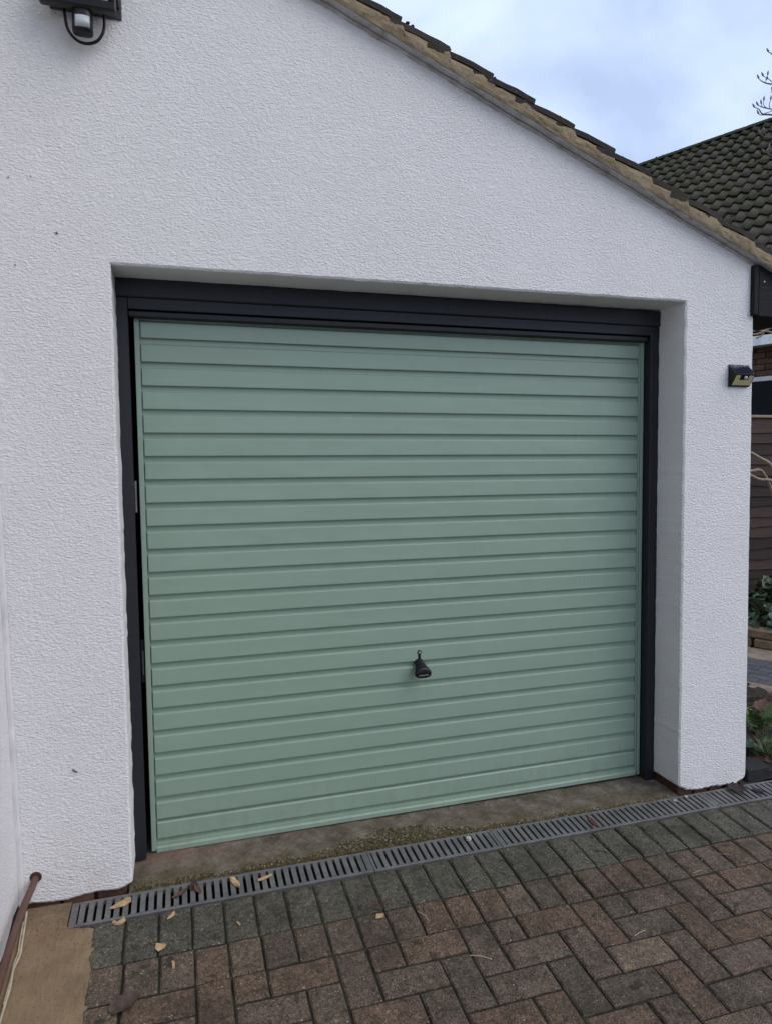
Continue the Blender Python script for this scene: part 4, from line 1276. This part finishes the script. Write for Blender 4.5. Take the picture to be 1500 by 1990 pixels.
# garden path: slate pavers edged with buff slabs, running along dH
path = obj('garden_path', [V(3.62, 0.78, -0.012) + dH * -4, V(3.62, 0.78, -0.012) + dH * 3, V(3.62, 0.78, -0.012) + dH * 3 + pH * 1.4, V(3.62, 0.78, -0.012) + dH * -4 + pH * 1.4], [(0, 1, 2, 3)], M['bed'])
struct(path)
org = V(3.62, 0.78, 0.0)                    # near edge of the dark strip
angH = math.atan2(dH.y, dH.x)
def slab_at(s, w, ls, lw, m, name, zc=0.0, th=0.04):
    """block centred s along dH and w across, ls by lw"""
    b = MB(); b.bbox((-ls / 2 + 0.003, -lw / 2 + 0.003, -th), (ls / 2 - 0.003, lw / 2 - 0.003, 0), 0.004)
    c = org + dH * s + pH * w
    return link(name, b.mesh(name, M[m]), path, (c.x, c.y, zc + rnd.uniform(-0.002, 0.002)), (0, 0, angH))
# note: local +y of a block is -pH turned, symmetric so the sign does not matter
for k in range(-5, 7):
    slab_at(k * 0.30 + 0.05, 0.125, 0.30, 0.17, 'buff_slab', 'paving_slab')
for r in range(6):
    for k in range(-8, 10):
        slab_at(k * 0.20 + (0.1 if r % 2 else 0), 0.265 + r * 0.102, 0.20, 0.102, 'slate_paver', 'path_brick')
for k in range(-5, 7):
    slab_at(k * 0.30, 0.995, 0.30, 0.33, 'buff_slab', 'paving_slab')
# low sandstone edging wall, two courses
swl = thing('stone_edging', 'low two course sandstone edging in front of the leafy bed', 'garden wall', org + pH * 1.24)
for c in range(2):
    for k in range(-5, 8):
        L = 0.27 + 0.05 * rnd.random(); s = k * 0.30 + (0.14 if c else 0)
        b = MB(); b.bbox((-L / 2, -0.055 + 0.01 * rnd.random(), 0), (L / 2, 0.085, 0.072), 0.012)
        b.v = [(v[0] + 0.006 * nz(v[0] * 20 + k, v[2] * 30), v[1] + 0.006 * nz(v[0] * 20, k + c), v[2] + 0.005 * nz(v[0] * 14 + k, v[1] * 14, c)) for v in b.v]
        cc = org + dH * s + pH * (1.24 + 0.01 * c)
        link('stone', b.mesh('stone', M['stone']), swl, (cc.x, cc.y, -0.005 + 0.075 * c), (0, 0, angH))
rb = obj('raised_bed', [org + pH * 1.30 + dH * -3 + V(0, 0, 0.11), org + pH * 1.30 + dH * 4 + V(0, 0, 0.11), org + pH * 3.0 + dH * 4 + V(0, 0, 0.2), org + pH * 3.0 + dH * -3 + V(0, 0, 0.2)], [(0, 1, 2, 3)], M['soil'])
struct(rb)

# leafy plants in the raised bed
def round_leaf(r, m, seed, name='leaf'):
    n = 14; vs = [(0, 0, 0)]; fs = []
    for ring in (0.5, 1.0):
        for k in range(n):
            a = 2 * math.pi * k / n
            rr = r * ring * (1 - 0.5 * max(0, math.cos(a)) ** 6 * 0 + 0.10 * math.sin(a * 7 + seed) * ring) * (1 if abs(a - math.pi) > 0.25 else 0.55)
            vs.append((r * 0.55 + rr * math.cos(a), rr * math.sin(a), 0.16 * rr * math.sin(a * 3.0 + seed) + 0.10 * r * ring * ring - 0.12 * r * ring ** 2 * abs(math.sin(a * 3.5))))
    vs[0] = (r * 0.55, 0, 0)
    for k in range(n):
        fs.append((0, 1 + k, 1 + (k + 1) % n)); fs.append((1 + k, 1 + n + k, 1 + n + (k + 1) % n, 1 + (k + 1) % n))
    k0 = len(vs); vs += [(a, b, c - 0.001) for a, b, c in vs]; fs += [tuple(k0 + q for q in reversed(f)) for f in fs]
    return mesh(name, vs, fs, m, True)
RL = [round_leaf(r, M['green_leaf'], s) for s, r in enumerate((0.055, 0.065, 0.048))]
def clump(x, y, z, n, spread, height, label, meshes, group, name='leafy_plant', sc=(0.8, 1.2), stem_m='fresh_leaf'):
    t = thing(name, label, 'plant', (x, y, z), group)
    stm = MB()
    for k in range(n):
        a = rnd.uniform(0, 6.28); d = spread * math.sqrt(rnd.random())
        h = height * (1 - 0.5 * d / spread) * rnd.uniform(0.65, 1.1)
        px, py, pz = x + math.cos(a) * d, y + math.sin(a) * d, z + h
        s = rnd.uniform(*sc)
        o = link('leaf', rnd.choice(meshes), t, (px, py, pz), (R(rnd.uniform(-30, 30)), R(rnd.uniform(-5, 45)), a + R(rnd.uniform(-40, 40))))
        o.scale = (s, s, s)
        stm.tube([(x + 0.2 * math.cos(a) * d, y + 0.2 * math.sin(a) * d, z), (px, py, pz)], [0.003, 0.0018], 5)
    stm.obj('stems', M[stem_m], t)
    return t
grp = 'blue green leafy plants in the raised bed'
def bedpt(w, s_): q = org + pH * w + dH * s_; return q.x, q.y
clump(*bedpt(1.42, 0.36), 0.10, 34, 0.20, 0.18, 'blue green leafy plant spilling over the sandstone edging', RL, grp)
clump(*bedpt(1.72, 0.46), 0.13, 40, 0.26, 0.30, 'tall blue green leafy plant right behind the one over the edging', RL, grp)
clump(*bedpt(1.55, 0.08), 0.12, 26, 0.24, 0.20, 'blue green leafy plant further right along the sandstone edging', RL, grp)
clump(*bedpt(2.10, 0.56), 0.15, 40, 0.28, 0.34, 'blue green leafy plant against the foot of the fence', RL, grp)
clump(*bedpt(1.60, 0.85), 0.13, 24, 0.24, 0.22, 'blue green leafy plant mostly hidden behind the garage corner', RL, grp)

# plants in the bed by the garage corner
def frond(L, seed, m):
    b = MB(); n = 9
    pts = [(L * t, 0, L * (0.55 * t - 0.42 * t * t)) for t in [i / n for i in range(n + 1)]]
    b.tube(pts, [0.0022 - 0.0015 * i / n for i in range(n + 1)], 5)
    for i in range(3, n + 1):
        for s in (-1, 1):
            ll = L * 0.30 * (1 - 0.55 * abs((i - 5.0) / 5.0))
            p = Vector(pts[i]); a = s * R(52 - 3 * i)
            for q in range(3):
                f0 = 0.25 + 0.3 * q
                c = p + V(math.cos(a), math.sin(a), 0.12) * ll * f0
                for s2 in (-1, 1):
                    aa = a + s2 * 0.8; e = c + V(math.cos(aa), math.sin(aa), 0.05) * ll * 0.42
                    wv = V(-math.sin(aa), math.cos(aa), 0.25) * ll * 0.10
                    b.add([c, (c + e) / 2 + wv, e, (c + e) / 2 - wv], [(0, 1, 2, 3)])
    return b.mesh('frond', m)
FR = [frond(0.20, 1, M['fresh_leaf']), frond(0.16, 2, M['fresh_leaf'])]
fern = thing('ferny_plant', 'fresh green ferny plant with pale stalks beside the garage corner', 'plant', (2.98, 0.13, 0.03))
for k in range(11):
    a = R(rnd.uniform(-180, 180)); 
    o = link('frond', FR[k % 2], fern, (2.98 + 0.015 * math.cos(a), 0.13 + 0.015 * math.sin(a), 0.04 + 0.012 * k % 0.03), (R(rnd.uniform(-15, 15)), R(rnd.uniform(-52, -15)), a))
    s = rnd.uniform(0.75, 1.1); o.scale = (s, s, s)
DL = [leaf_mesh(0.13, 0.040, M['purple_leaf'], 0.35, 1, 0.1), leaf_mesh(0.11, 0.034, M['dry_leaf'], 0.5, 4, 0.15), leaf_mesh(0.10, 0.036, M['dark_leaf'], 0.3, 6, 0.1)]
for (x, y, z, a, tl_, k, lab) in [(2.765, -0.03, 0.055, -35, 20, 0, 'big purplish dead leaf hanging in the bed below the ferny plant'), (2.86, 0.05, 0.06, -70, 10, 2, 'dark dead leaf behind the purplish leaf'),
                                  (3.18, 0.36, 0.09, 20, -10, 1, 'curled red brown dead leaf against the path edge'), (3.10, 0.30, 0.08, 160, 15, 0, 'purplish dead leaf beside the garage corner near the path'),
                                  (2.70, -0.10, 0.045, 10, 0, 1, 'brown dead leaf lying just behind the black edging brick'), (3.24, 0.30, 0.07, 70, 5, 2, 'dark dead leaf right of the curled leaf near the path')]:
    o = link('dead_leaf', DL[k], None, (x, y, z), (R(rnd.uniform(-25, 25)), R(tl_), R(a)))
    tag(o, lab, 'leaf', 'dead leaves in the flower bed')
BL = [leaf_mesh(0.09, 0.030, M['green_leaf'], 0.4, 2), leaf_mesh(0.075, 0.026, M['green_leaf'], 0.2, 5)]
clump(2.70, 0.02, 0.03, 14, 0.07, 0.12, 'low dark green plant right against the garage corner', BL, None, 'low_plant', (0.8, 1.2), 'green_leaf')
clump(3.02, -0.02, 0.03, 12, 0.09, 0.10, 'low dark green plant behind the grass tuft', BL, None, 'low_plant', (0.8, 1.2), 'green_leaf')
# grass tuft
tuft = thing('grass_tuft', 'tuft of thin arching grass behind the black edging brick', 'grass', (2.80, -0.08, 0.03))
gb = MB()
for _ in range(150):
    a = rnd.uniform(0, 6.28); L = rnd.uniform(0.06, 0.16); d = 0.035 * rnd.random()
    bx_, by_ = 2.80 + math.cos(a) * d, -0.07 + math.sin(a) * d
    lean = rnd.uniform(0.3, 1.0); w = 0.0022
    pr = None
    for q in range(5):
        t = q / 4
        p = V(bx_ + math.cos(a) * L * lean * t * t, by_ + math.sin(a) * L * lean * t * t, 0.025 + L * (t - 0.45 * lean * t * t))
        sd = V(-math.sin(a), math.cos(a), 0) * w * (1 - 0.85 * t)
        cur = (p - sd, p + sd)
        if pr: gb.add([pr[0], pr[1], cur[1], cur[0]], [(0, 1, 2, 3)])
        pr = cur
stuff(gb.obj('blades', M['grass'], tuft))

# ------------------------------------------------------------------ fence
FY = 2.52
fence = thing('fence', 'weathered brown lap panel fence behind the garden bed', 'fence', (5.2, FY, 0.15))
for k in range(17):
    z = 0.17 + k * 0.098
    for x0_, x1_ in ((2.9, 4.72), (4.82, 6.64), (6.74, 8.56)):
        b = MB(); nsg = 16
        for q in range(nsg + 1):
            xx = x0_ + (x1_ - x0_) * q / nsg
            w_ = 0.016 * nz(xx * 2.3, k * 1.7) + 0.006 * nz(xx * 9, k * 3.1); o_ = 0.004 * nz(xx * 1.7, k * 5.3)
            b.v += [(xx, FY + o_, z + w_), (xx, FY - 0.018 + o_, z + 0.002 + w_), (xx, FY - 0.003, z + 0.135), (xx, FY + 0.004, z + 0.135)]
        for q in range(nsg):
            for c in range(4): b.f.append((4 * q + c, 4 * q + (c + 1) % 4, 4 * q + 4 + (c + 1) % 4, 4 * q + 4 + c))
        b.f += [(0, 1, 2, 3), (4 * nsg + 3, 4 * nsg + 2, 4 * nsg + 1, 4 * nsg)]
        b.obj('board', M['fence'], fence)
for px in (2.85, 4.77, 6.69, 8.61): MB().bbox((px - 0.045, FY - 0.02, 0.0), (px + 0.045, FY + 0.07, 1.905), 0.006).obj('post', M['fence'], fence)
for x0_, x1_ in ((2.9, 4.72), (4.82, 6.64), (6.74, 8.56)):
    MB().bbox((x0_, FY - 0.025, 1.879), (x1_, FY + 0.03, 1.903), 0.003).obj('capping', M['pale_twig'], fence)
    for q in range(3):
        xx = x0_ + 0.3 + q * 0.6
        MB().bbox((xx, FY - 0.034, 0.16), (xx + 0.035, FY - 0.0195, 1.878), 0.002).obj('batten', M['fence'], fence)
# bare climbing stems in front of the fence
cs = thing('bare_shrub', 'bare shrub with pale crossing stems in front of the fence', 'shrub', (5.05, 1.95, 0.15))
for q, pts in enumerate([[(5.05, 1.95, 0.15), (5.00, 1.90, 0.7), (4.86, 1.86, 1.18), (4.747, 1.806, 1.42), (4.66, 1.85, 1.50), (4.55, 1.88, 1.56), (4.40, 1.90, 1.60)],
                         [(5.05, 1.95, 0.15), (5.06, 1.88, 0.8), (4.95, 1.83, 1.22), (4.747, 1.806, 1.312), (4.65, 1.83, 1.325), (4.58, 1.86, 1.36), (4.42, 1.9, 1.44)],
                         [(5.02, 1.95, 0.5), (4.9, 1.92, 1.1), (4.75, 1.90, 1.375), (4.60, 1.87, 1.395), (4.45, 1.86, 1.375)],
                         [(5.05, 1.95, 0.15), (5.15, 2.0, 1.3), (5.05, 1.95, 2.1), (4.88, 1.90, 2.40), (4.783, 1.874, 2.506), (4.69, 1.90, 2.53), (4.60, 1.92, 2.56)],
                         [(5.15, 2.0, 1.3), (5.08, 1.95, 2.2), (4.93, 1.92, 2.50), (4.786, 1.88, 2.60), (4.70, 1.90, 2.575), (4.645, 1.915, 2.535), (4.55, 1.93, 2.50)],
                         [(5.08, 1.95, 2.2), (4.90, 1.88, 2.44), (4.80, 1.87, 2.56), (4.72, 1.89, 2.525), (4.65, 1.91, 2.50), (4.58, 1.92, 2.51)],
                         [(5.15, 2.0, 1.3), (5.02, 1.93, 2.3), (4.86, 1.89, 2.60), (4.76, 1.89, 2.58), (4.71, 1.90, 2.50), (4.66, 1.91, 2.47)]]):
    MB().tube(smooth_path(pts, 5), 0.0125 if q < 3 else 0.008, 7).obj('stem', M['pale_twig'], cs, True)

# ------------------------------------------------------------------ neighbour's house
HO = V(7.131, 4.237, 0.0)                     # foot of the house wall under the eaves
PITCH = R(42)
EZ = 3.075
nb_h = thing('neighbour_house', 'brown brick house with a mossy dark pantile roof beyond the fence', 'house', HO)
def HP_(s, w, z): p = HO + dH * s + pH * w; return V(p.x, p.y, z)
def hbox(s0, s1, w0, w1, z0, z1, m, name, par=nb_h, cham=0.0):
    b = MB()
    (b.bbox((s0, w0, z0), (s1, w1, z1), cham) if cham else b.box((s0, w0, z0), (s1, w1, z1)))
    b.v = [tuple(HP_(*v)) for v in b.v]
    return b.obj(name, m, par)
SR = 10.4
RUN = 5.46
hbox(-6, 11, 0.30, 2 * RUN - 0.3, -0.2, 2.98, M['house_mortar'], 'wall')
# brickwork above the window
wl = [c for c in nb_h.children if c.name.startswith('wall')][0]
for r in range(6):
    for k in range(-9, 12):
        s0 = k * 0.225 + (0.1125 if r % 2 else 0)
        if abs(s0) > 2.2: continue
        zz = 2.575 + r * 0.075
        hbox(s0, s0 + 0.215, 0.272 + rnd.uniform(-.002, .002), 0.31, zz, zz + 0.065, M['house_brick'], 'brick', wl, 0.004)
# window under the brickwork
wn_ = hbox(-2.6, 2.6, 0.262, 0.32, 2.505, 2.565, M['grey_upvc'], 'window', nb_h, 0.006)
for s0 in (-2.6, -0.9, 0.75, 2.54): hbox(s0, s0 + 0.06, 0.268, 0.32, 1.35, 2.504, M['grey_upvc'], 'mullion', wn_, 0.006)
hbox(-2.6, 2.6, 0.262, 0.33, 1.30, 1.349, M['grey_upvc'], 'sill', wn_, 0.006)
hbox(-2.595, 2.595, 0.285, 0.295, 1.345, 2.508, M['window_glass'], 'pane', wn_)
hbox(-6, 11, 0.02, 0.045, 2.925, 3.045, M['white_fascia'], 'fascia', nb_h, 0.004)
hbox(-6, 11, 0.046, 0.300, 2.935, 2.945, M['white_fascia'], 'soffit', nb_h)
# roof planes
def roofpt(s, w, off=0.0):
    return HP_(s, w - off * math.sin(PITCH), EZ + w * math.tan(PITCH) + off * math.cos(PITCH))
rv = []
for (s, w) in ((-6.2, 0.06), (11.2, 0.06), (11.2, RUN), (-6.2, RUN)): rv.append(roofpt(s, w, -0.03))
zr_ = EZ + RUN * math.tan(PITCH)
rv += [HP_(-6.2, 2 * RUN + 0.15, EZ - 0.15 * math.tan(PITCH)), HP_(11.2, 2 * RUN + 0.15, EZ - 0.15 * math.tan(PITCH))]
roof_n = obj('roof', rv, [(0, 1, 2, 3), (3, 2, 5, 4), (0, 3, 4), (1, 5, 2)], M['dark'], nb_h)
def pantile():
    W, L, th = 0.40, 0.42, 0.016; n = 25
    prof = []
    for i in range(n):
        t = i / (n - 1); ph = t * 2 * 2 * math.pi
        zc = 0.046 * (0.5 + 0.5 * math.sin(ph + 0.35 * math.sin(ph))) ** 1.5 - 0.016
        prof.append((W * (t - 0.5), zc))
    vs = []; fs = []
    # local x along the ridge, y up slope (0 at tail), z out
    for y, lift in ((0.0, 0.042), (L, 0.002)):
        for x_, z_ in prof: vs.append((x_, y, z_ + lift + th))
        for x_, z_ in prof: vs.append((x_, y, z_ + lift))
    k = 2 * n
    for i in range(n - 1):
        fs.append((i, i + 1, k + i + 1, k + i)); fs.append((n + i, k + n + i, k + n + i + 1, n + i + 1)); fs.append((i, n + i, n + i + 1, i + 1))
        fs.append((k + i, k + i + 1, k + n + i + 1, k + n + i))
    fs.append((0, k, k + n, n)); fs.append((n - 1, 2 * n - 1, k + 2 * n - 1, k + n - 1))
    me = mesh('roof_tile', vs, fs, M['rooftile'])
    for p in me.polygons: p.use_smooth = (abs(p.normal.z) > 0.5)
    return me
PT = pantile()
ex = -dH                                    # local x: towards the camera side along the eave
ey = (pH * math.cos(PITCH) + V(0, 0, 1) * math.sin(PITCH)).normalized()
ez = ex.cross(ey).normalized()
RM = Matrix((ex, ey, ez)).transposed()
if ez.z < 0:
    ex = dH; ez = ex.cross(ey).normalized(); RM = Matrix((ex, ey, ez)).transposed()
EUL = RM.to_euler()
rest = MB()
cnt = 0
slope_len = RUN / math.cos(PITCH)
nr_ = int(slope_len / 0.345) + 1
for r in range(nr_):
    sl_ = slope_len - 0.30 - 0.345 * r      # set out from the ridge down
    w = sl_ * math.cos(PITCH)
    if sl_ < 0.0: continue
    for c in range(-14, 28):
        s = c * 0.388
        p = roofpt(s, w, 0.0)
        vis = (-0.4 < s < 6.2) and w > 0.7
        jr = (EUL.x + R(rnd.uniform(-.5, .5)), EUL.y + R(rnd.uniform(-.5, .5)), EUL.z + R(rnd.uniform(-.6, .6)))
        if vis and cnt < 298:
            link('roof_tile', PT, roof_n, p + ez * rnd.uniform(-.003, .003), jr); cnt += 1
        else:
            mtx = Matrix.Translation(p) @ RM.to_4x4()
            rest.add([mtx @ v.co for v in PT.vertices], [tuple(f.vertices) for f in PT.polygons])
stuff(rest.obj('roof_tile_field', M['rooftile'], roof_n))
# half-round ridge tiles
rg = MB(); n = 10; vs = []; fs = []
for i, xx in enumerate((0.0, 0.02, 0.43, 0.45)):
    rr = 0.135 if i in (1, 2) else 0.125
    for k in range(n + 1):
        a = math.pi * (k / n) 
        vs.append((xx, rr * math.cos(a), rr * 0.72 * math.sin(a)))
for i in range(3):
    for k in range(n): fs.append((i * (n + 1) + k, i * (n + 1) + k + 1, (i + 1) * (n + 1) + k + 1, (i + 1) * (n + 1) + k))
RGM = mesh('ridge_tile', vs, fs, M['ridge'], True)
for k in range(-12, 24):
    p = HP_(k * 0.452, RUN, zr_ - 0.02)
    link('ridge_tile', RGM, roof_n, p, (0, R(rnd.uniform(-.6, .6)), angH))
# moss cushions on the roof
ms = MB()
for _ in range(3200):
    s = rnd.uniform(0.0, 6.0); w = RUN - abs(rnd.gauss(0, 1.7))
    if w < 0.8: continue
    if nz(s * 1.3, w * 1.3, 2) < -0.05: continue
    p = roofpt(s, w, 0.030)
    blob(ms, tuple(p), rnd.uniform(0.012, 0.034), 0.4, 5, rnd.random() * 6)
for _ in range(500):
    s = rnd.uniform(0.0, 7.0); p = HP_(s, RUN + rnd.uniform(-0.12, 0.06), zr_ + 0.040 + rnd.uniform(-0.03, 0.006))
    blob(ms, tuple(p), rnd.uniform(0.012, 0.024), 0.5, 5, rnd.random() * 6)
stuff(ms.obj('roof_moss', M['ridge'], nb_h))

# ------------------------------------------------------------------ magnolia at the right edge
mg = thing('magnolia_tree', 'bare magnolia with fat buds reaching in at the right edge', 'tree', (6.3, 1.9, 0))
tr_ = MB(); tr_.tube(smooth_path([(6.3, 1.9, -0.05), (6.28, 1.93, 1.2), (6.35, 2.0, 2.6), (6.3, 2.1, 4.2), (6.4, 2.1, 5.6)], 6), [0.075 - 0.0025 * i for i in range(25)], 10)
tr_.obj('trunk', M['twig'], mg, True)
bud = MB(); bud.tube([(0, 0, 0), (0, 0, 0.006), (0, 0, 0.018), (0, 0, 0.030), (0, 0, 0.042)], [0.0035, 0.0068, 0.0075, 0.0050, 0.0008], 8)
BUD = bud.mesh('bud', M['bud'], True)
AX = (cam.matrix_world.to_3x3() @ V(0, 0, -1)).normalized()
def twig_branch(pts, r0, r1, buds=True, tip=True, par=mg):
    sp = smooth_path(pts, 5); n = len(sp)
    o = MB().tube(sp, [r0 + (r1 - r0) * i / (n - 1) for i in range(n)], 6).obj('branch', M['twig'], par, True)
    if tip:
        d = (sp[-1] - sp[-3]).normalized()
        e = (d * 0.6 + V(0, 0, 0.7)).normalized()
        link('bud', BUD, par, sp[-1], e.to_track_quat('Z', 'Y').to_euler())
    return o
# upper twig, middle spray, lower spray, two sprays against the roof (world positions)
twig_branch([(6.33, 2.0, 4.75), (5.75, 2.2, 4.93), (5.35, 2.30, 4.93), (5.215, 2.325, 4.965), (5.178, 2.335, 5.005), (5.156, 2.345, 5.022)], 0.012, 0.0028)
twig_branch([(6.33, 2.0, 4.35), (5.75, 2.2, 4.65), (5.35, 2.28, 4.735), (5.235, 2.31, 4.748), (5.16, 2.33, 4.748), (5.105, 2.35, 4.768), (5.07, 2.36, 4.795)], 0.012, 0.003)
twig_branch([(5.20, 2.318, 4.75), (5.165, 2.33, 4.778), (5.135, 2.34, 4.800), (5.105, 2.345, 4.812)], 0.004, 0.0025)
twig_branch([(5.145, 2.335, 4.795), (5.138, 2.335, 4.81), (5.140, 2.335, 4.822)], 0.003, 0.0022)
twig_branch([(5.12, 2.345, 4.762), (5.13, 2.34, 4.78)], 0.003, 0.0022)
twig_branch([(5.32, 2.29, 4.73), (5.20, 2.33, 4.68), (5.185, 2.33, 4.70)], 0.004, 0.0025)
twig_branch([(6.33, 2.0, 4.1), (5.75, 2.2, 4.42), (5.35, 2.27, 4.475), (5.171, 2.305, 4.478), (5.09, 2.33, 4.486), (5.06, 2.34, 4.525), (5.027, 2.355, 4.545)], 0.012, 0.003)
twig_branch([(5.12, 2.325, 4.482), (5.075, 2.335, 4.478), (5.058, 2.34, 4.486)], 0.004, 0.0025)
twig_branch([(5.30, 2.29, 4.50), (5.18, 2.31, 4.525), (5.10, 2.335, 4.545), (5.055, 2.345, 4.56)], 0.006, 0.003)
twig_branch([(5.085, 2.335, 4.55), (5.078, 2.335, 4.57)], 0.003, 0.0022)
twig_branch([(5.13, 2.325, 4.537), (5.10, 2.33, 4.56), (5.10, 2.33, 4.60)], 0.0035, 0.0025)
twig_branch([(5.155, 2.318, 4.53), (5.150, 2.32, 4.57), (5.163, 2.32, 4.61)], 0.0035, 0.0025)
twig_branch([(5.10, 2.32, 4.486), (5.165, 2.31, 4.51), (5.20, 2.30, 4.53)], 0.0035, 0.0025, tip=False)
twig_branch([(6.33, 2.0, 3.7), (5.75, 2.2, 4.15), (5.35, 2.27, 4.28), (5.16, 2.305, 4.285), (5.10, 2.32, 4.292), (5.066, 2.33, 4.318)], 0.010, 0.0028)
twig_branch([(5.12, 2.315, 4.29), (5.10, 2.32, 4.335)], 0.003, 0.0024)
twig_branch([(6.33, 2.0, 3.5), (5.75, 2.2, 3.95), (5.35, 2.27, 4.10), (5.17, 2.30, 4.13), (5.13, 2.31, 4.16), (5.145, 2.31, 4.20)], 0.010, 0.0028)
twig_branch([(5.14, 2.31, 4.155), (5.11, 2.32, 4.16)], 0.003, 0.0022)

for (x, z, r) in [(-0.2110, 2.205, 0.0030), (-0.341, 2.363, 0.0015), (-0.278, 2.372, 0.0013), (-0.333, 2.097, 0.0016)]:
    fixing(x, z, r)
fs_ = MB(); fs_.tube([(-0.228, WY - 0.003, 0.466), (-0.214, WY - 0.002, 0.456)], 0.002, 6); fs_.obj('wall_plug', M['dark'], garage)
